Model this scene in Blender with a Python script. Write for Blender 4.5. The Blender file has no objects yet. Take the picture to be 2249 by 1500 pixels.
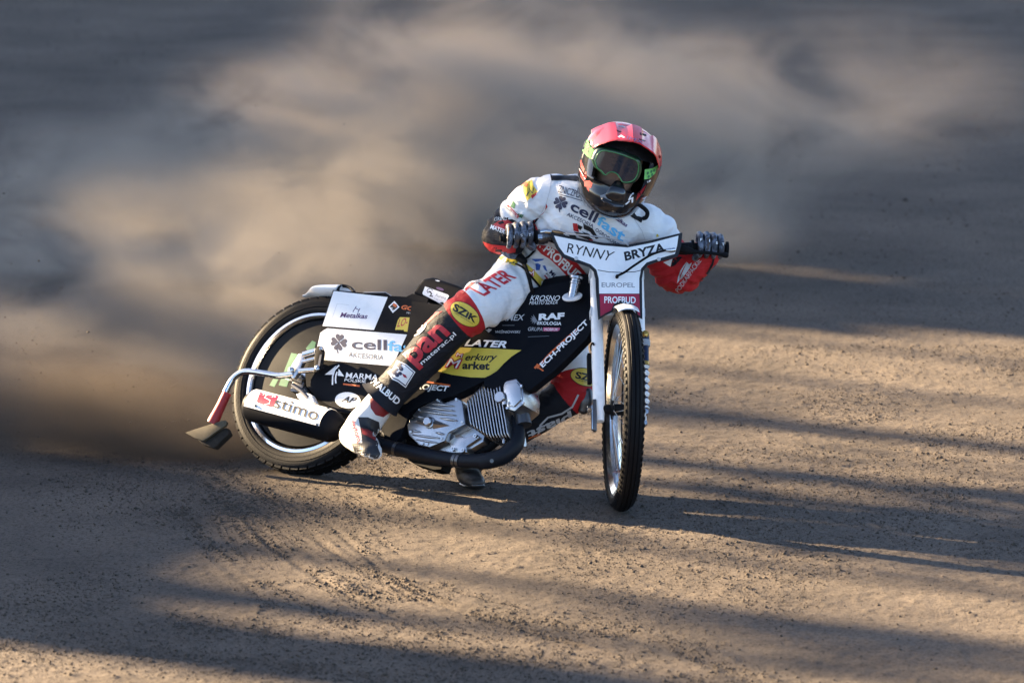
import bpy, bmesh, math, random
import numpy as np
from mathutils import Vector, Matrix
from mathutils.bvhtree import BVHTree
from mathutils.geometry import delaunay_2d_cdt

random.seed(7)
rng = np.random.default_rng(11)
scene = bpy.context.scene
COL = scene.collection
R_ = math.radians

# ------------------------------------------------------------------ camera
PITCH = R_(9.6)
FPX, CX, CY = 12660.0, 1124.5, 750.0          # focal length and centre in photo pixels
FW = np.array([0, math.cos(PITCH), -math.sin(PITCH)])
RT = np.array([1.0, 0, 0])
UP = np.cross(RT, FW)
CAM = -20.0 * (FW + RT * (1365 - CX) / FPX - UP * (1118 - CY) / FPX)
cam_data = bpy.data.cameras.new('camera')
cam_data.sensor_width = 36
cam_data.lens = FPX * 36 / 2249
cam_data.clip_start = 0.5
cam_data.clip_end = 2000
cam_data.dof.use_dof = True
cam_data.dof.focus_distance = 20.1
cam_data.dof.aperture_fstop = 4.0
cam_obj = bpy.data.objects.new('camera', cam_data)
COL.objects.link(cam_obj)
cam_obj.location = CAM
cam_obj.rotation_euler = (math.pi / 2 - PITCH, 0, 0)
scene.camera = cam_obj

# ------------------------------------------------------------------ light
SUN_EL, SUN_AZ = R_(18.0), R_(32.0)           # light travels to the right and toward the camera
SUN_TO = Vector((-math.cos(SUN_AZ) * math.cos(SUN_EL), math.sin(SUN_AZ) * math.cos(SUN_EL), math.sin(SUN_EL)))
world = bpy.data.worlds.new('World')
scene.world = world
world.use_nodes = True
nt = world.node_tree
sky = nt.nodes.new('ShaderNodeTexSky')
sky.sky_type = 'NISHITA'
sky.sun_disc = False
sky.sun_elevation = SUN_EL
sky.sun_rotation = math.atan2(SUN_TO.x, SUN_TO.y)
sky.air_density = 0.6
sky.dust_density = 0.9
bg = nt.nodes['Background']
bg.inputs['Strength'].default_value = 0.05
nt.links.new(sky.outputs[0], bg.inputs[0])
sun = bpy.data.lights.new('sun', 'SUN')
sun.energy = 5.0
sun.angle = R_(0.5)
sun.color = (1.0, 0.75, 0.46)
sun_obj = bpy.data.objects.new('sun', sun)
COL.objects.link(sun_obj)
sun_obj.rotation_euler = SUN_TO.to_track_quat('Z', 'Y').to_euler()
vs = scene.view_settings
vs.view_transform = 'Standard'
vs.look = 'None'
vs.gamma = 1.0
vs.use_curve_mapping = False
vs.exposure = 3.3
scene.render.engine = 'CYCLES'
scene.cycles.use_denoising = True
scene.cycles.max_bounces = 6
scene.cycles.volume_bounces = 0
scene.cycles.volume_step_rate = 1.2
scene.cycles.volume_max_steps = 128
scene.render.use_motion_blur = False

# ------------------------------------------------------------------ measuring helpers (photo pixel + a real plane -> point in the place)
def ray(u, v):
    return FW + RT * (u - CX) / FPX - UP * (v - CY) / FPX
def on_plane(u, v, p0, n):
    r = ray(u, v)
    return CAM + r * (((p0 - CAM) @ n) / (r @ n))
def ground_pt(u, v):
    return on_plane(u, v, np.zeros(3), np.array([0, 0, 1.0]))
def PY(u, v, Y):
    return on_plane(u, v, np.array([0, Y, 0.0]), np.array([0, 1.0, 0]))
def unit(v):
    v = np.asarray(v, float)
    return v / np.linalg.norm(v)

# the motorcycle's own frame: x forward, y to its left, z up in the leaned plane
HEAD, LEAN = R_(-34), R_(26)
BR = ground_pt(640, 1040)
BX = np.array([math.cos(HEAD), math.sin(HEAD), 0])
Y0 = np.cross([0, 0, 1.0], BX)
BZ = np.array([0, 0, 1.0]) * math.cos(LEAN) + Y0 * math.sin(LEAN)
BY = Y0 * math.cos(LEAN) - np.array([0, 0, 1.0]) * math.sin(LEAN)
def B(x, y, z):
    return BR + BX * x + BY * y + BZ * z
def PB(u, v, yb):
    return on_plane(u, v, BR + BY * yb, BY)
def bxz(u, v, yb):
    p = PB(u, v, yb) - BR
    return float(p @ BX), float(p @ BZ)
# the steered front end: SN to its right side, SH up the fork, SF forward
SN = unit(-RT * .995 + UP * .022 - FW * .10)
SC = unit(np.array([0, 0, 1.0]) - SN[2] * SN) * .35 + SN * .008
_rho = math.atan2(BZ @ SN, BX @ SN) + math.pi
SH = BZ * math.cos(_rho) - BX * math.sin(_rho)
SH = unit(SH - (SH @ SN) * SN)
SF = np.cross(SH, SN)
if SF[1] > 0: SF = -SF
def PS(u, v, off):
    return on_plane(u, v, SC + SF * off, SF)
def S(n, h, f):
    return SC + SN * n + SH * h + SF * f

# ------------------------------------------------------------------ materials
MATS = {}
def mat(name, col, rough=.5, metal=0., var=.12, vscale=30., bump=0., bscale=200., coat=0., spec=.5, rvar=.1, trans=0., alpha=1., ior=1.45, dirt=.22):
    if name in MATS: return MATS[name]
    m = bpy.data.materials.new(name); m.use_nodes = True
    t = m.node_tree; p = t.nodes['Principled BSDF']
    tc = t.nodes.new('ShaderNodeTexCoord')
    no = t.nodes.new('ShaderNodeTexNoise'); no.inputs['Scale'].default_value = vscale; no.inputs['Detail'].default_value = 5
    t.links.new(tc.outputs['Object'], no.inputs['Vector'])
    mx = t.nodes.new('ShaderNodeMix'); mx.data_type = 'RGBA'
    c = np.array(col)
    mx.inputs[6].default_value = (*np.clip(c * (1 - var), 0, 1), 1); mx.inputs[7].default_value = (*np.clip(c * (1 + var), 0, 1), 1)
    t.links.new(no.outputs['Fac'], mx.inputs[0])
    nd = t.nodes.new('ShaderNodeTexNoise'); nd.inputs['Scale'].default_value = 17; nd.inputs['Detail'].default_value = 9; nd.inputs['Roughness'].default_value = .72
    t.links.new(tc.outputs['Object'], nd.inputs['Vector'])
    md_ = t.nodes.new('ShaderNodeMapRange'); md_.inputs['From Min'].default_value = .50; md_.inputs['From Max'].default_value = .74; md_.inputs['To Max'].default_value = dirt
    t.links.new(nd.outputs['Fac'], md_.inputs['Value'])
    mz = t.nodes.new('ShaderNodeMix'); mz.data_type = 'RGBA'; mz.inputs[7].default_value = (.11, .085, .062, 1)
    t.links.new(md_.outputs[0], mz.inputs[0]); t.links.new(mx.outputs[2], mz.inputs[6]); t.links.new(mz.outputs[2], p.inputs['Base Color'])
    mr = t.nodes.new('ShaderNodeMapRange'); mr.inputs['To Min'].default_value = max(.02, rough - rvar); mr.inputs['To Max'].default_value = min(1, rough + rvar)
    t.links.new(no.outputs['Fac'], mr.inputs['Value']); t.links.new(mr.outputs[0], p.inputs['Roughness'])
    p.inputs['Metallic'].default_value = metal; p.inputs['Specular IOR Level'].default_value = spec
    p.inputs['Coat Weight'].default_value = coat; p.inputs['Coat Roughness'].default_value = .06
    p.inputs['Transmission Weight'].default_value = trans; p.inputs['Alpha'].default_value = alpha; p.inputs['IOR'].default_value = ior
    if bump:
        n2 = t.nodes.new('ShaderNodeTexNoise'); n2.inputs['Scale'].default_value = bscale; n2.inputs['Detail'].default_value = 3
        t.links.new(tc.outputs['Object'], n2.inputs['Vector'])
        b = t.nodes.new('ShaderNodeBump'); b.inputs['Strength'].default_value = bump; b.inputs['Distance'].default_value = .004
        t.links.new(n2.outputs['Fac'], b.inputs['Height']); t.links.new(b.outputs[0], p.inputs['Normal'])
    MATS[name] = m
    return m
BLACK = mat('black_plastic', (.006, .007, .010), .52, spec=.06, dirt=.03, bump=.05, bscale=60)
MATTE = mat('matte_black', (.008, .008, .009), .62, spec=.1, dirt=.03)
WHITE = mat('white_paint', (.86, .86, .86), .35, var=.03)
WVINYL = mat('white_vinyl', (.86, .86, .86), .4, var=.02, dirt=.14)
RUBBER = mat('tyre_rubber', (.006, .006, .007), .55, spec=.14, dirt=.04, var=.35, vscale=12, bump=.15, bscale=180)
STEEL = mat('polished_steel', (.62, .62, .62), .18, 1., var=.05)
ALLOY = mat('cast_alloy', (.46, .46, .47), .30, 1., var=.06, bump=.08, bscale=90)
CHROME = mat('rim_alloy', (.75, .75, .76), .16, 1., var=.04)
DKSTEEL = mat('dark_steel', (.12, .12, .125), .38, .9)
PIPE = mat('exhaust_black', (.006, .008, .013), .5, .0, spec=.25, dirt=.05, bump=.08, bscale=90)
REDV = mat('red_vinyl', (.50, .02, .035), .45, var=.05)
CRIM = mat('crimson_vinyl', (.36, .015, .05), .45, var=.05)
NAVY = mat('navy_print', (.008, .015, .06), .5, var=.05)
BLUEP = mat('blue_print', (.02, .09, .38), .5, var=.05)
SKYB = mat('sky_blue_print', (.12, .48, .82), .5, var=.04)
YELL = mat('yellow_vinyl', (.70, .52, .06), .45, var=.05)
ORNG = mat('orange_print', (.62, .12, .02), .5, var=.05)
PURP = mat('purple_print', (.06, .01, .11), .5, var=.05)
PINK = mat('pink_print', (.60, .12, .22), .5, var=.05)
BLKP = mat('black_print', (.008, .008, .010), .5, var=.05)
GREYP = mat('grey_print', (.22, .23, .25), .5, var=.05)
LGREY = mat('light_grey_print', (.5, .51, .53), .5, var=.05)
GREENV = mat('green_vinyl', (.03, .17, .07), .45, var=.06)
LIME = mat('lime_strap', (.22, .62, .16), .6, var=.08, bump=.2, bscale=900)
CARBON = mat('carbon_disc', (.008, .0085, .010), .5, .1, var=.4, vscale=160, spec=.12, dirt=.04)
GOLD = mat('gold_anodised', (.55, .32, .08), .25, .9)
DKBLUE = mat('dark_blue_anodised', (.012, .02, .05), .3, .5)
SLEEVE_RED = mat('red_sleeve', (.42, .03, .03), .5, bump=.2, bscale=60)
TANPLY = mat('worn_deflector', (.075, .060, .036), .8, var=.8, vscale=30)
BELLOW = mat('white_rubber', (.75, .75, .73), .5, var=.05)
GREYRUB = mat('grey_rubber', (.30, .31, .33), .5)

# ------------------------------------------------------------------ mesh helpers (all coordinates in world metres)
def tag(o, label=None, cat=None, group=None, kind=None):
    if label: o['label'] = label
    if cat: o['category'] = cat
    if group: o['group'] = group
    if kind: o['kind'] = kind
    return o
def empty(name, loc, rot=None):
    o = bpy.data.objects.new(name, None); COL.objects.link(o)
    M = Matrix.Translation(Vector(loc))
    if rot is not None: M = M @ rot
    o.matrix_world = M
    o['_'] = 0; del o['_']
    ROOTM[o.name] = M.inverted()
    o.empty_display_size = .1
    return o
ROOTM = {}
def root_inv(parent):
    p = parent
    while p.parent: p = p.parent
    return ROOTM.get(p.name, Matrix.Identity(4))
def smooth_angle(me, ang=38):
    bm = bmesh.new(); bm.from_mesh(me)
    bmesh.ops.recalc_face_normals(bm, faces=bm.faces)
    for f in bm.faces: f.smooth = True
    for e in bm.edges:
        if len(e.link_faces) == 2 and e.calc_face_angle(0) > R_(ang): e.smooth = False
    bm.to_mesh(me); bm.free()
def make(name, geo, material, parent=None, ang=38, bevel=0., seg=2, fix=True, mats=None, mi=None):
    V, F = geo[0], geo[1]
    while parent and parent.parent and parent.parent.parent: parent = parent.parent      # thing > part > sub-part, no deeper
    me = bpy.data.meshes.new(name)
    inv = root_inv(parent) if parent else Matrix.Identity(4)
    A = np.array(inv)
    V = np.asarray(V, float).reshape(-1, 3)
    V = V @ A[:3, :3].T + A[:3, 3]
    me.from_pydata(V.tolist(), [], [list(map(int, f)) for f in F])
    for mm in (mats if mats is not None else [material]): me.materials.append(mm)
    if mi is not None: me.polygons.foreach_set('material_index', np.asarray(mi, np.int32))
    me.update()
    if bevel:
        bm = bmesh.new(); bm.from_mesh(me)
        bmesh.ops.remove_doubles(bm, verts=bm.verts, dist=1e-6)
        bmesh.ops.recalc_face_normals(bm, faces=bm.faces)
        es = [e for e in bm.edges if len(e.link_faces) == 2 and e.calc_face_angle(0) > R_(30)]
        bmesh.ops.bevel(bm, geom=es, offset=bevel, segments=seg, affect='EDGES', clamp_overlap=True, profile=.6)
        bm.to_mesh(me); bm.free()
    if fix: smooth_angle(me, ang)
    o = bpy.data.objects.new(name, me); COL.objects.link(o)
    if parent: o.parent = parent
    return o
def merge(*gs):
    V, F, n = [], [], 0
    for g in gs:
        v = np.asarray(g[0], float).reshape(-1, 3)
        V.append(v); F += [[i + n for i in f] for f in g[1]]; n += len(v)
    return np.vstack(V), F
def spline(pts, vals=None, n=8):
    P = np.asarray(pts, float); out = []; ov = []
    vals = None if vals is None else np.asarray(vals, float)
    for i in range(len(P) - 1):
        p0 = P[max(i - 1, 0)]; p1 = P[i]; p2 = P[i + 1]; p3 = P[min(i + 2, len(P) - 1)]
        for k in range(n):
            t = k / n
            out.append(.5 * (2 * p1 + (p2 - p0) * t + (2 * p0 - 5 * p1 + 4 * p2 - p3) * t * t + (3 * p1 - p0 - 3 * p2 + p3) * t ** 3))
            if vals is not None: ov.append(vals[i] * (1 - (3 * t * t - 2 * t ** 3)) + vals[i + 1] * (3 * t * t - 2 * t ** 3))
    out.append(P[-1])
    if vals is not None: ov.append(vals[-1])
    return (np.array(out), np.array(ov)) if vals is not None else np.array(out)
def loft(rings, closed=True, cap=True):
    n = len(rings[0]); V = np.vstack(rings); F = []
    for i in range(len(rings) - 1):
        for j in range(n if closed else n - 1):
            a, b = i * n + j, i * n + (j + 1) % n
            F.append([a, b, b + n, a + n])
    if cap and closed:
        F.append(list(range(n))[::-1]); F.append([(len(rings) - 1) * n + j for j in range(n)])
    return V, F
def tube(pts, r, seg=16, ref=None, smooth=0, dome=False, cap=True):
    """r: number, list of numbers or list of (across ref, along ref) half-widths"""
    P = np.asarray(pts, float)
    rr = np.asarray(r, float)
    if rr.ndim == 0: rr = np.full((len(P), 2), float(rr))
    elif rr.ndim == 1: rr = np.stack([rr, rr], 1)
    if smooth: P, rr = spline(P, rr, smooth)
    T = np.gradient(P, axis=0); T /= np.linalg.norm(T, axis=1)[:, None]
    ref = np.array(ref if ref is not None else ([0, 0, 1.] if abs(T[0][2]) < .9 else [1., 0, 0]), float)
    rings = []
    u = unit(ref - (ref @ T[0]) * T[0])
    if dome:
        newP, newr, newT = [], [], []
        for s, idx in ((1, 0), (-1, -1)):
            pass
    for i in range(len(P)):
        u = unit(u - (u @ T[i]) * T[i]); w = np.cross(T[i], u)
        a = np.linspace(0, 2 * np.pi, seg, endpoint=False)
        ring = P[i] + np.outer(np.cos(a) * rr[i][1], u) + np.outer(np.sin(a) * rr[i][0], w)
        if dome and i in (0, len(P) - 1):
            sgn = -1 if i == 0 else 1
            hemi = []
            for q in (15, 35, 55, 72, 85):
                c, s = math.cos(R_(q)), math.sin(R_(q))
                hemi.append(P[i] + sgn * T[i] * s * rr[i].mean() * .9 + (ring - P[i]) * c)
            rings += hemi[::-1] + [ring] if i == 0 else [ring] + hemi
        else: rings.append(ring)
    return loft(rings, True, cap)
def lathe(o, axis, prof, seg=48, ref=None, closed=False):
    """prof: list of (along axis, radius)"""
    axis = unit(axis); ref = np.array(ref if ref is not None else ([0, 0, 1.] if abs(axis[2]) < .9 else [1., 0, 0]), float)
    u = unit(ref - (ref @ axis) * axis); w = np.cross(axis, u)
    a = np.linspace(0, 2 * np.pi, seg, endpoint=False)
    rings = [o + axis * d + r * (np.outer(np.cos(a), u) + np.outer(np.sin(a), w)) for d, r in prof]
    if closed:
        V = np.vstack(rings); F = []; m = len(prof)
        for i in range(m):
            for j in range(seg):
                k = (i + 1) % m
                F.append([i * seg + j, i * seg + (j + 1) % seg, k * seg + (j + 1) % seg, k * seg + j])
        return V, F
    return loft(rings)
def box(c, ax, ay, az, sx, sy, sz):
    c = np.asarray(c, float); V = []
    for i in (-1, 1):
        for j in (-1, 1):
            for k in (-1, 1):
                V.append(c + np.array(ax) * sx * i / 2 + np.array(ay) * sy * j / 2 + np.array(az) * sz * k / 2)
    return np.array(V), [[0, 1, 3, 2], [4, 6, 7, 5], [0, 4, 5, 1], [2, 3, 7, 6], [0, 2, 6, 4], [1, 5, 7, 3]]
def prism(pts, vec):
    P = np.asarray(pts, float); n = len(P)
    V = np.vstack([P, P + np.asarray(vec)])
    F = [list(range(n))[::-1], [n + i for i in range(n)]] + [[i, (i + 1) % n, n + (i + 1) % n, n + i] for i in range(n)]
    return V, F
def fill2d(poly, step, holes=()):
    """triangles inside a 2-D outline, with inner points every `step`"""
    def dens(p):
        out = []
        for i in range(len(p)):
            a, b = np.array(p[i], float), np.array(p[(i + 1) % len(p)], float)
            k = max(1, int(np.ceil(np.linalg.norm(b - a) / step)))
            out += [a + (b - a) * t / k for t in range(k)]
        return out
    bd = dens(poly); verts = [Vector(p) for p in bd]
    edges = [(i, (i + 1) % len(bd)) for i in range(len(bd))]
    A = np.array(bd); lo, hi = A.min(0), A.max(0)
    gx, gy = np.meshgrid(np.arange(lo[0] + step * .4, hi[0], step), np.arange(lo[1] + step * .4, hi[1], step))
    pts = np.stack([gx.ravel(), gy.ravel()], 1)
    ins = np.zeros(len(pts), bool); dmin = np.full(len(pts), 1e9)
    for i in range(len(A)):
        a, b = A[i], A[(i + 1) % len(A)]
        cond = (a[1] > pts[:, 1]) != (b[1] > pts[:, 1])
        with np.errstate(divide='ignore', invalid='ignore'):
            xi = (b[0] - a[0]) * (pts[:, 1] - a[1]) / (b[1] - a[1]) + a[0]
        ins ^= cond & (pts[:, 0] < xi)
        t = np.clip(((pts - a) @ (b - a)) / max((b - a) @ (b - a), 1e-9), 0, 1)
        dmin = np.minimum(dmin, np.linalg.norm(pts - (a + t[:, None] * (b - a)), axis=1))
    for p in pts[ins & (dmin > step * .35)]: verts.append(Vector(p))
    r = delaunay_2d_cdt(verts, edges, [], 1, 1e-6)
    return np.array([list(v) for v in r[0]]), [list(f) for f in r[2]]
def thick(V, F, vec):
    """give a sheet thickness along vec (array per vertex or one vector)"""
    V = np.asarray(V, float); n = len(V); V2 = V + np.asarray(vec)
    cnt = {}
    for f in F:
        for i in range(len(f)):
            e = (f[i], f[(i + 1) % len(f)]); cnt[e] = 1
    side = [[a, b, b + n, a + n] for (a, b) in cnt if (b, a) not in cnt]
    return np.vstack([V, V2]), [list(f) for f in F] + [[i + n for i in f][::-1] for f in F] + side
def bvh_of(*objs):
    V, F = [], []
    for o in objs:
        # all objects here have identity local transforms under their root
        r = o
        while r.parent: r = r.parent
        M = r.matrix_world if r is not o else Matrix.Identity(4)
        if r is not o and r.name in ROOTM: M = ROOTM[r.name].inverted()
        n = len(V)
        V += [M @ v.co for v in o.data.vertices]
        F += [[i + n for i in p.vertices] for p in o.data.polygons]
    return BVHTree.FromPolygons(V, F)
def cast(bvh, P, off):
    """pixel positions -> points lying `off` above the surface that those sight lines meet"""
    out = np.zeros((len(P), 3)); ok = np.zeros(len(P), bool)
    for i, (u, v) in enumerate(P):
        d = ray(u, v)
        loc, nor, _, _ = bvh.ray_cast(Vector(CAM), Vector(d).normalized())
        if loc is not None:
            if nor.dot(Vector(d)) > 0: nor = -nor
            out[i] = np.array(loc + nor * off); ok[i] = True
    return out, ok
def drop_bad(V, F, ok, maxlen=.05):
    F2 = []
    for f in F:
        if all(ok[i] for i in f):
            L = max(np.linalg.norm(V[f[i]] - V[f[(i + 1) % len(f)]]) for i in range(len(f)))
            if L < maxlen: F2.append(f)
    used = sorted({i for f in F2 for i in f}); m = {a: b for b, a in enumerate(used)}
    return V[used], [[m[i] for i in f] for f in F2]
def zz(pts, o=(0, 0), s=1.0):
    return [(o[0] + x / s, o[1] + y / s) for x, y in pts]
def patch(name, poly, bvh, material, parent, off=.0012, step=5., maxlen=.05):
    V2, F = fill2d(poly, step)
    V, ok = cast(bvh, V2, off * (.85 if parent.name == 'body' else .45))
    V, F = drop_bad(V, F, ok, maxlen)
    if not F: return None
    return make(name, (V, F), material, parent, ang=180, fix=False)
def ellipse(c, a, b, deg=0, n=28):
    t = np.linspace(0, 2 * np.pi, n, endpoint=False); d = R_(deg)
    return [(c[0] + a * math.cos(q) * math.cos(d) - b * math.sin(q) * math.sin(d), c[1] + a * math.cos(q) * math.sin(d) + b * math.sin(q) * math.cos(d)) for q in t]
def stroke(pts, w):
    P = np.asarray(pts, float); T = np.gradient(P, axis=0); T /= np.maximum(np.linalg.norm(T, axis=1), 1e-9)[:, None]
    N = np.stack([-T[:, 1], T[:, 0]], 1) * w / 2
    return [tuple(p) for p in np.vstack([P + N, (P - N)[::-1]])]
_txt = {}
def text_mesh(s, weight, shear):
    key = (s, weight, shear)
    if key in _txt: return _txt[key]
    cu = bpy.data.curves.new('t', 'FONT'); cu.body = s; cu.size = 1; cu.offset = weight; cu.shear = shear
    cu.resolution_u = 4; cu.fill_mode = 'FRONT'
    o = bpy.data.objects.new('t', cu); COL.objects.link(o)
    dg = bpy.context.evaluated_depsgraph_get()
    me = bpy.data.meshes.new_from_object(o.evaluated_get(dg))
    bm = bmesh.new(); bm.from_mesh(me)
    bmesh.ops.remove_doubles(bm, verts=bm.verts, dist=1e-4)
    bmesh.ops.triangulate(bm, faces=bm.faces)
    for _ in range(3):
        es = [e for e in bm.edges if e.calc_length() > .2]
        if not es: break
        bmesh.ops.subdivide_edges(bm, edges=es, cuts=1)
        bmesh.ops.triangulate(bm, faces=bm.faces)
    V = np.array([v.co[:2] for v in bm.verts]); F = [[v.index for v in f.verts] for f in bm.faces]
    bm.free(); bpy.data.objects.remove(o); bpy.data.curves.remove(cu); bpy.data.meshes.remove(me)
    lo, hi = V.min(0), V.max(0)
    V = (V - lo) / (hi - lo)
    _txt[key] = (V, F)
    return V, F
def lettering(s, bl, br, tl, bvh, material, parent, tr=None, weight=0., shear=0., off=.0026, name='lettering'):
    V2, F = text_mesh(s, weight, shear)
    bl, br, tl = map(np.array, (bl, br, tl)); tr = np.array(tr) if tr is not None else br + tl - bl
    x, y = V2[:, :1], V2[:, 1:]
    P = bl * (1 - x) * (1 - y) + br * x * (1 - y) + tl * (1 - x) * y + tr * x * y
    V, ok = cast(bvh, P, off * (.85 if parent.name == 'body' else .45))
    V, F = drop_bad(V, F, ok, .06)
    if not F: return None
    return make(name, (V, F), material, parent, fix=False)
def Q(o, s):
    return lambda *p: [(o[0] + x / s, o[1] + y / s) for x, y in p]
Z1 = Q((1020, 220), 3.41); Z2 = Q((640, 580), 3.0); Z3 = Q((400, 620), 3.26); Z4 = Q((700, 600), 4.545)
Z5 = Q((1140, 480), 2.272); ZE = Q((860, 800), 5.174); ZH = Q((1240, 230), 6.0); ZA = Q((1400, 480), 8.33); ZW = Q((1040, 480), 6.82)
def clover(c, r, deg, bvh, parent, off=.002):
    """four heart leaves and a stem"""
    for k in range(4):
        d = R_(deg + 90 * k)
        pts = []
        for t in np.linspace(0, 2 * np.pi, 26, endpoint=False):
            hx = 16 * math.sin(t) ** 3 / 17; hy = (13 * math.cos(t) - 5 * math.cos(2 * t) - 2 * math.cos(3 * t) - math.cos(4 * t)) / 17
            a, b = hx * .48 * r, (hy + 1.0) * .50 * r
            pts.append((c[0] + a * math.cos(d) + b * math.sin(d), c[1] + a * math.sin(d) - b * math.cos(d)))
        patch('logo', pts, bvh, NAVY, parent, off, 4)
    d = R_(deg + 45)
    patch('logo', stroke([c, (c[0] - .2 * r, c[1] + .7 * r), (c[0] - .1 * r, c[1] + 1.15 * r)], r * .13), bvh, NAVY, parent, off, 4)

# ================================================================== the track
def vnoise(x, y, seed=0):
    xi = np.floor(x).astype(np.int64); yi = np.floor(y).astype(np.int64); fx = x - xi; fy = y - yi
    fx = fx * fx * (3 - 2 * fx); fy = fy * fy * (3 - 2 * fy)
    def h(a, b):
        n = (a * 374761393 + b * 668265263 + seed * 974711) & 0x7fffffff
        n = ((n ^ (n >> 13)) * 1274126177) & 0x7fffffff
        n = n ^ (n >> 16)
        return (n & 0xffff) / 65535.0
    return (h(xi, yi) * (1 - fx) + h(xi + 1, yi) * fx) * (1 - fy) + (h(xi, yi + 1) * (1 - fx) + h(xi + 1, yi + 1) * fx) * fy - .5
def fbm(x, y, o=4, seed=0, g=.5):
    s = 0; a = 1
    for k in range(o):
        s = s + a * vnoise(x * 2 ** k, y * 2 ** k, seed + k * 17); a *= g
    return s
def arc_pts(px):
    return spline(np.array([ground_pt(*p)[:2] for p in px]), n=10)
# ruts and scuffed lines left by wheels, as curves on the ground
RUTS = [
    (arc_pts([(-100, 1330), (300, 1355), (700, 1400), (1100, 1440), (1500, 1500), (1700, 1560)]), .05, .008),
    (arc_pts([(800, 1290), (1100, 1350), (1400, 1400), (1620, 1480), (1750, 1580)]), .04, .009),
    (arc_pts([(690, 1130), (780, 1200), (900, 1290), (1100, 1370), (1350, 1440)]), .014, .007),
    (arc_pts([(560, 1070), (640, 1130), (760, 1230), (960, 1330)]), .016, .006),
    (arc_pts([(420, 1040), (520, 1110), (620, 1210), (760, 1300), (1000, 1400)]), .024, .007),
    (arc_pts([(300, 1040), (380, 1120), (470, 1220), (600, 1330)]), .018, .006),
    (arc_pts([(480, 1020), (570, 1090), (700, 1190), (860, 1260), (1150, 1330)]), .012, .006),
    (arc_pts([(-50, 1420), (400, 1440), (800, 1490), (1000, 1540)]), .05, .009),
]
_g = [[(420, 1040), (520, 1110), (620, 1210), (760, 1300), (1000, 1400), (1300, 1480)], [(760, 1110), (850, 1200), (990, 1290), (1200, 1370), (1500, 1450), (1700, 1520)]]
for k in range(15):
    f_ = rng.uniform(-.55, 1.15); pts = [((1 - f_) * p_[0] + f_ * q_[0] + rng.uniform(-14, 14), (1 - f_) * p_[1] + f_ * q_[1] + rng.uniform(-7, 7)) for p_, q_ in zip(*_g)]
    i0 = int(rng.integers(0, 3)); pts = pts[i0:i0 + int(rng.integers(3, 5))]
    if len(pts) >= 3: RUTS.append((arc_pts(pts), float(rng.uniform(.006, .014)), float(rng.uniform(.003, .007))))
def ground_h(x, y):
    z = .014 * fbm(x * .6, y * .6, 3, 1)
    z += .0045 * fbm(x * 4 + y * 1.2, y * 5, 3, 5)
    z += .0050 * np.maximum(fbm(x * 16, y * 20, 3, 9), -.12)
    z += .0050 * np.maximum(fbm(x * 55, y * 42, 2, 23), -.02)
    z *= np.where(y > 3.5, np.clip(1 - (y - 3.5) / 5, .35, 1), 1)
    bump = fbm(x * 36, y * 26, 2, 41)
    z += .016 * np.clip(bump - .30, 0, 1)
    near = np.exp(-((x / 2.6) ** 2 + (y / 3.2) ** 2))
    for c, w, d in RUTS:
        m = (x > c[:, 0].min() - .3) & (x < c[:, 0].max() + .3) & (y > c[:, 1].min() - .3) & (y < c[:, 1].max() + .3)
        if not m.any(): continue
        xs, ys = x[m], y[m]; dm = np.full(xs.shape, 1e9)
        for i in range(len(c) - 1):
            a, b = c[i], c[i + 1]; e = b - a; L = max(e @ e, 1e-9)
            t = np.clip(((xs - a[0]) * e[0] + (ys - a[1]) * e[1]) / L, 0, 1)
            dm = np.minimum(dm, np.hypot(xs - a[0] - t * e[0], ys - a[1] - t * e[1]))
        br = .55 + .9 * np.clip(fbm(xs * 6, ys * 6, 2, 77) + .4, 0, 1)
        z[m] += .38 * d * br * (-np.exp(-(dm / w) ** 2) + .75 * np.exp(-((dm - 1.7 * w) / (.7 * w)) ** 2))
    return z
def grow(a, step, k, end):
    out = [a]; s = step
    while abs(out[-1]) < abs(end): out.append(out[-1] + s); s *= k
    return out[1:]
gxs = np.array(grow(-4.0, -.03, 1.25, -400)[::-1] + list(np.arange(-4.0, 3.0, .0115)) + grow(3.0, .03, 1.25, 400))
gys = np.array(grow(-3.2, -.04, 1.25, -60)[::-1] + list(np.arange(-3.2, 2.2, .0165)) + grow(2.2, .017, 1.012, 17) + grow(17.2, .3, 1.25, 600))
GXX, GYY = np.meshgrid(gxs, gys)
near_w = np.clip(1 - (np.maximum(np.abs(GXX) - 8, 0) / 6), 0, 1) * np.clip(1 - (np.maximum(GYY - 20, 0) / 10), 0, 1)
GZZ = ground_h(GXX.ravel(), GYY.ravel()).reshape(GXX.shape) * near_w
# flatten a little where the wheels stand
def flat_at(px_, py_, r):
    global GZZ
    w = np.exp(-(((GXX - px_) ** 2 + (GYY - py_) ** 2) / r ** 2)); GZZ = GZZ * (1 - w)
flat_at(0, 0, .10); flat_at(BR[0], BR[1], .14)
ny, nx = GXX.shape
gv = np.stack([GXX.ravel(), GYY.ravel(), GZZ.ravel()], 1)
ii = np.arange(ny * nx).reshape(ny, nx)
gf = np.stack([ii[:-1, :-1].ravel(), ii[:-1, 1:].ravel(), ii[1:, 1:].ravel(), ii[1:, :-1].ravel()], 1)
me = bpy.data.meshes.new('ground')
me.vertices.add(len(gv)); me.vertices.foreach_set('co', gv.ravel().astype(np.float32))
me.loops.add(gf.size); me.loops.foreach_set('vertex_index', gf.ravel().astype(np.int32))
me.polygons.add(len(gf)); me.polygons.foreach_set('loop_start', np.arange(0, gf.size, 4, dtype=np.int32))
me.polygons.foreach_set('use_smooth', np.ones(len(gf), bool))
me.update(calc_edges=True)
ground = bpy.data.objects.new('ground', me); COL.objects.link(ground)
tag(ground, 'brown shale speedway track with wheel ruts and loose clods', None, None, 'structure')
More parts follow.
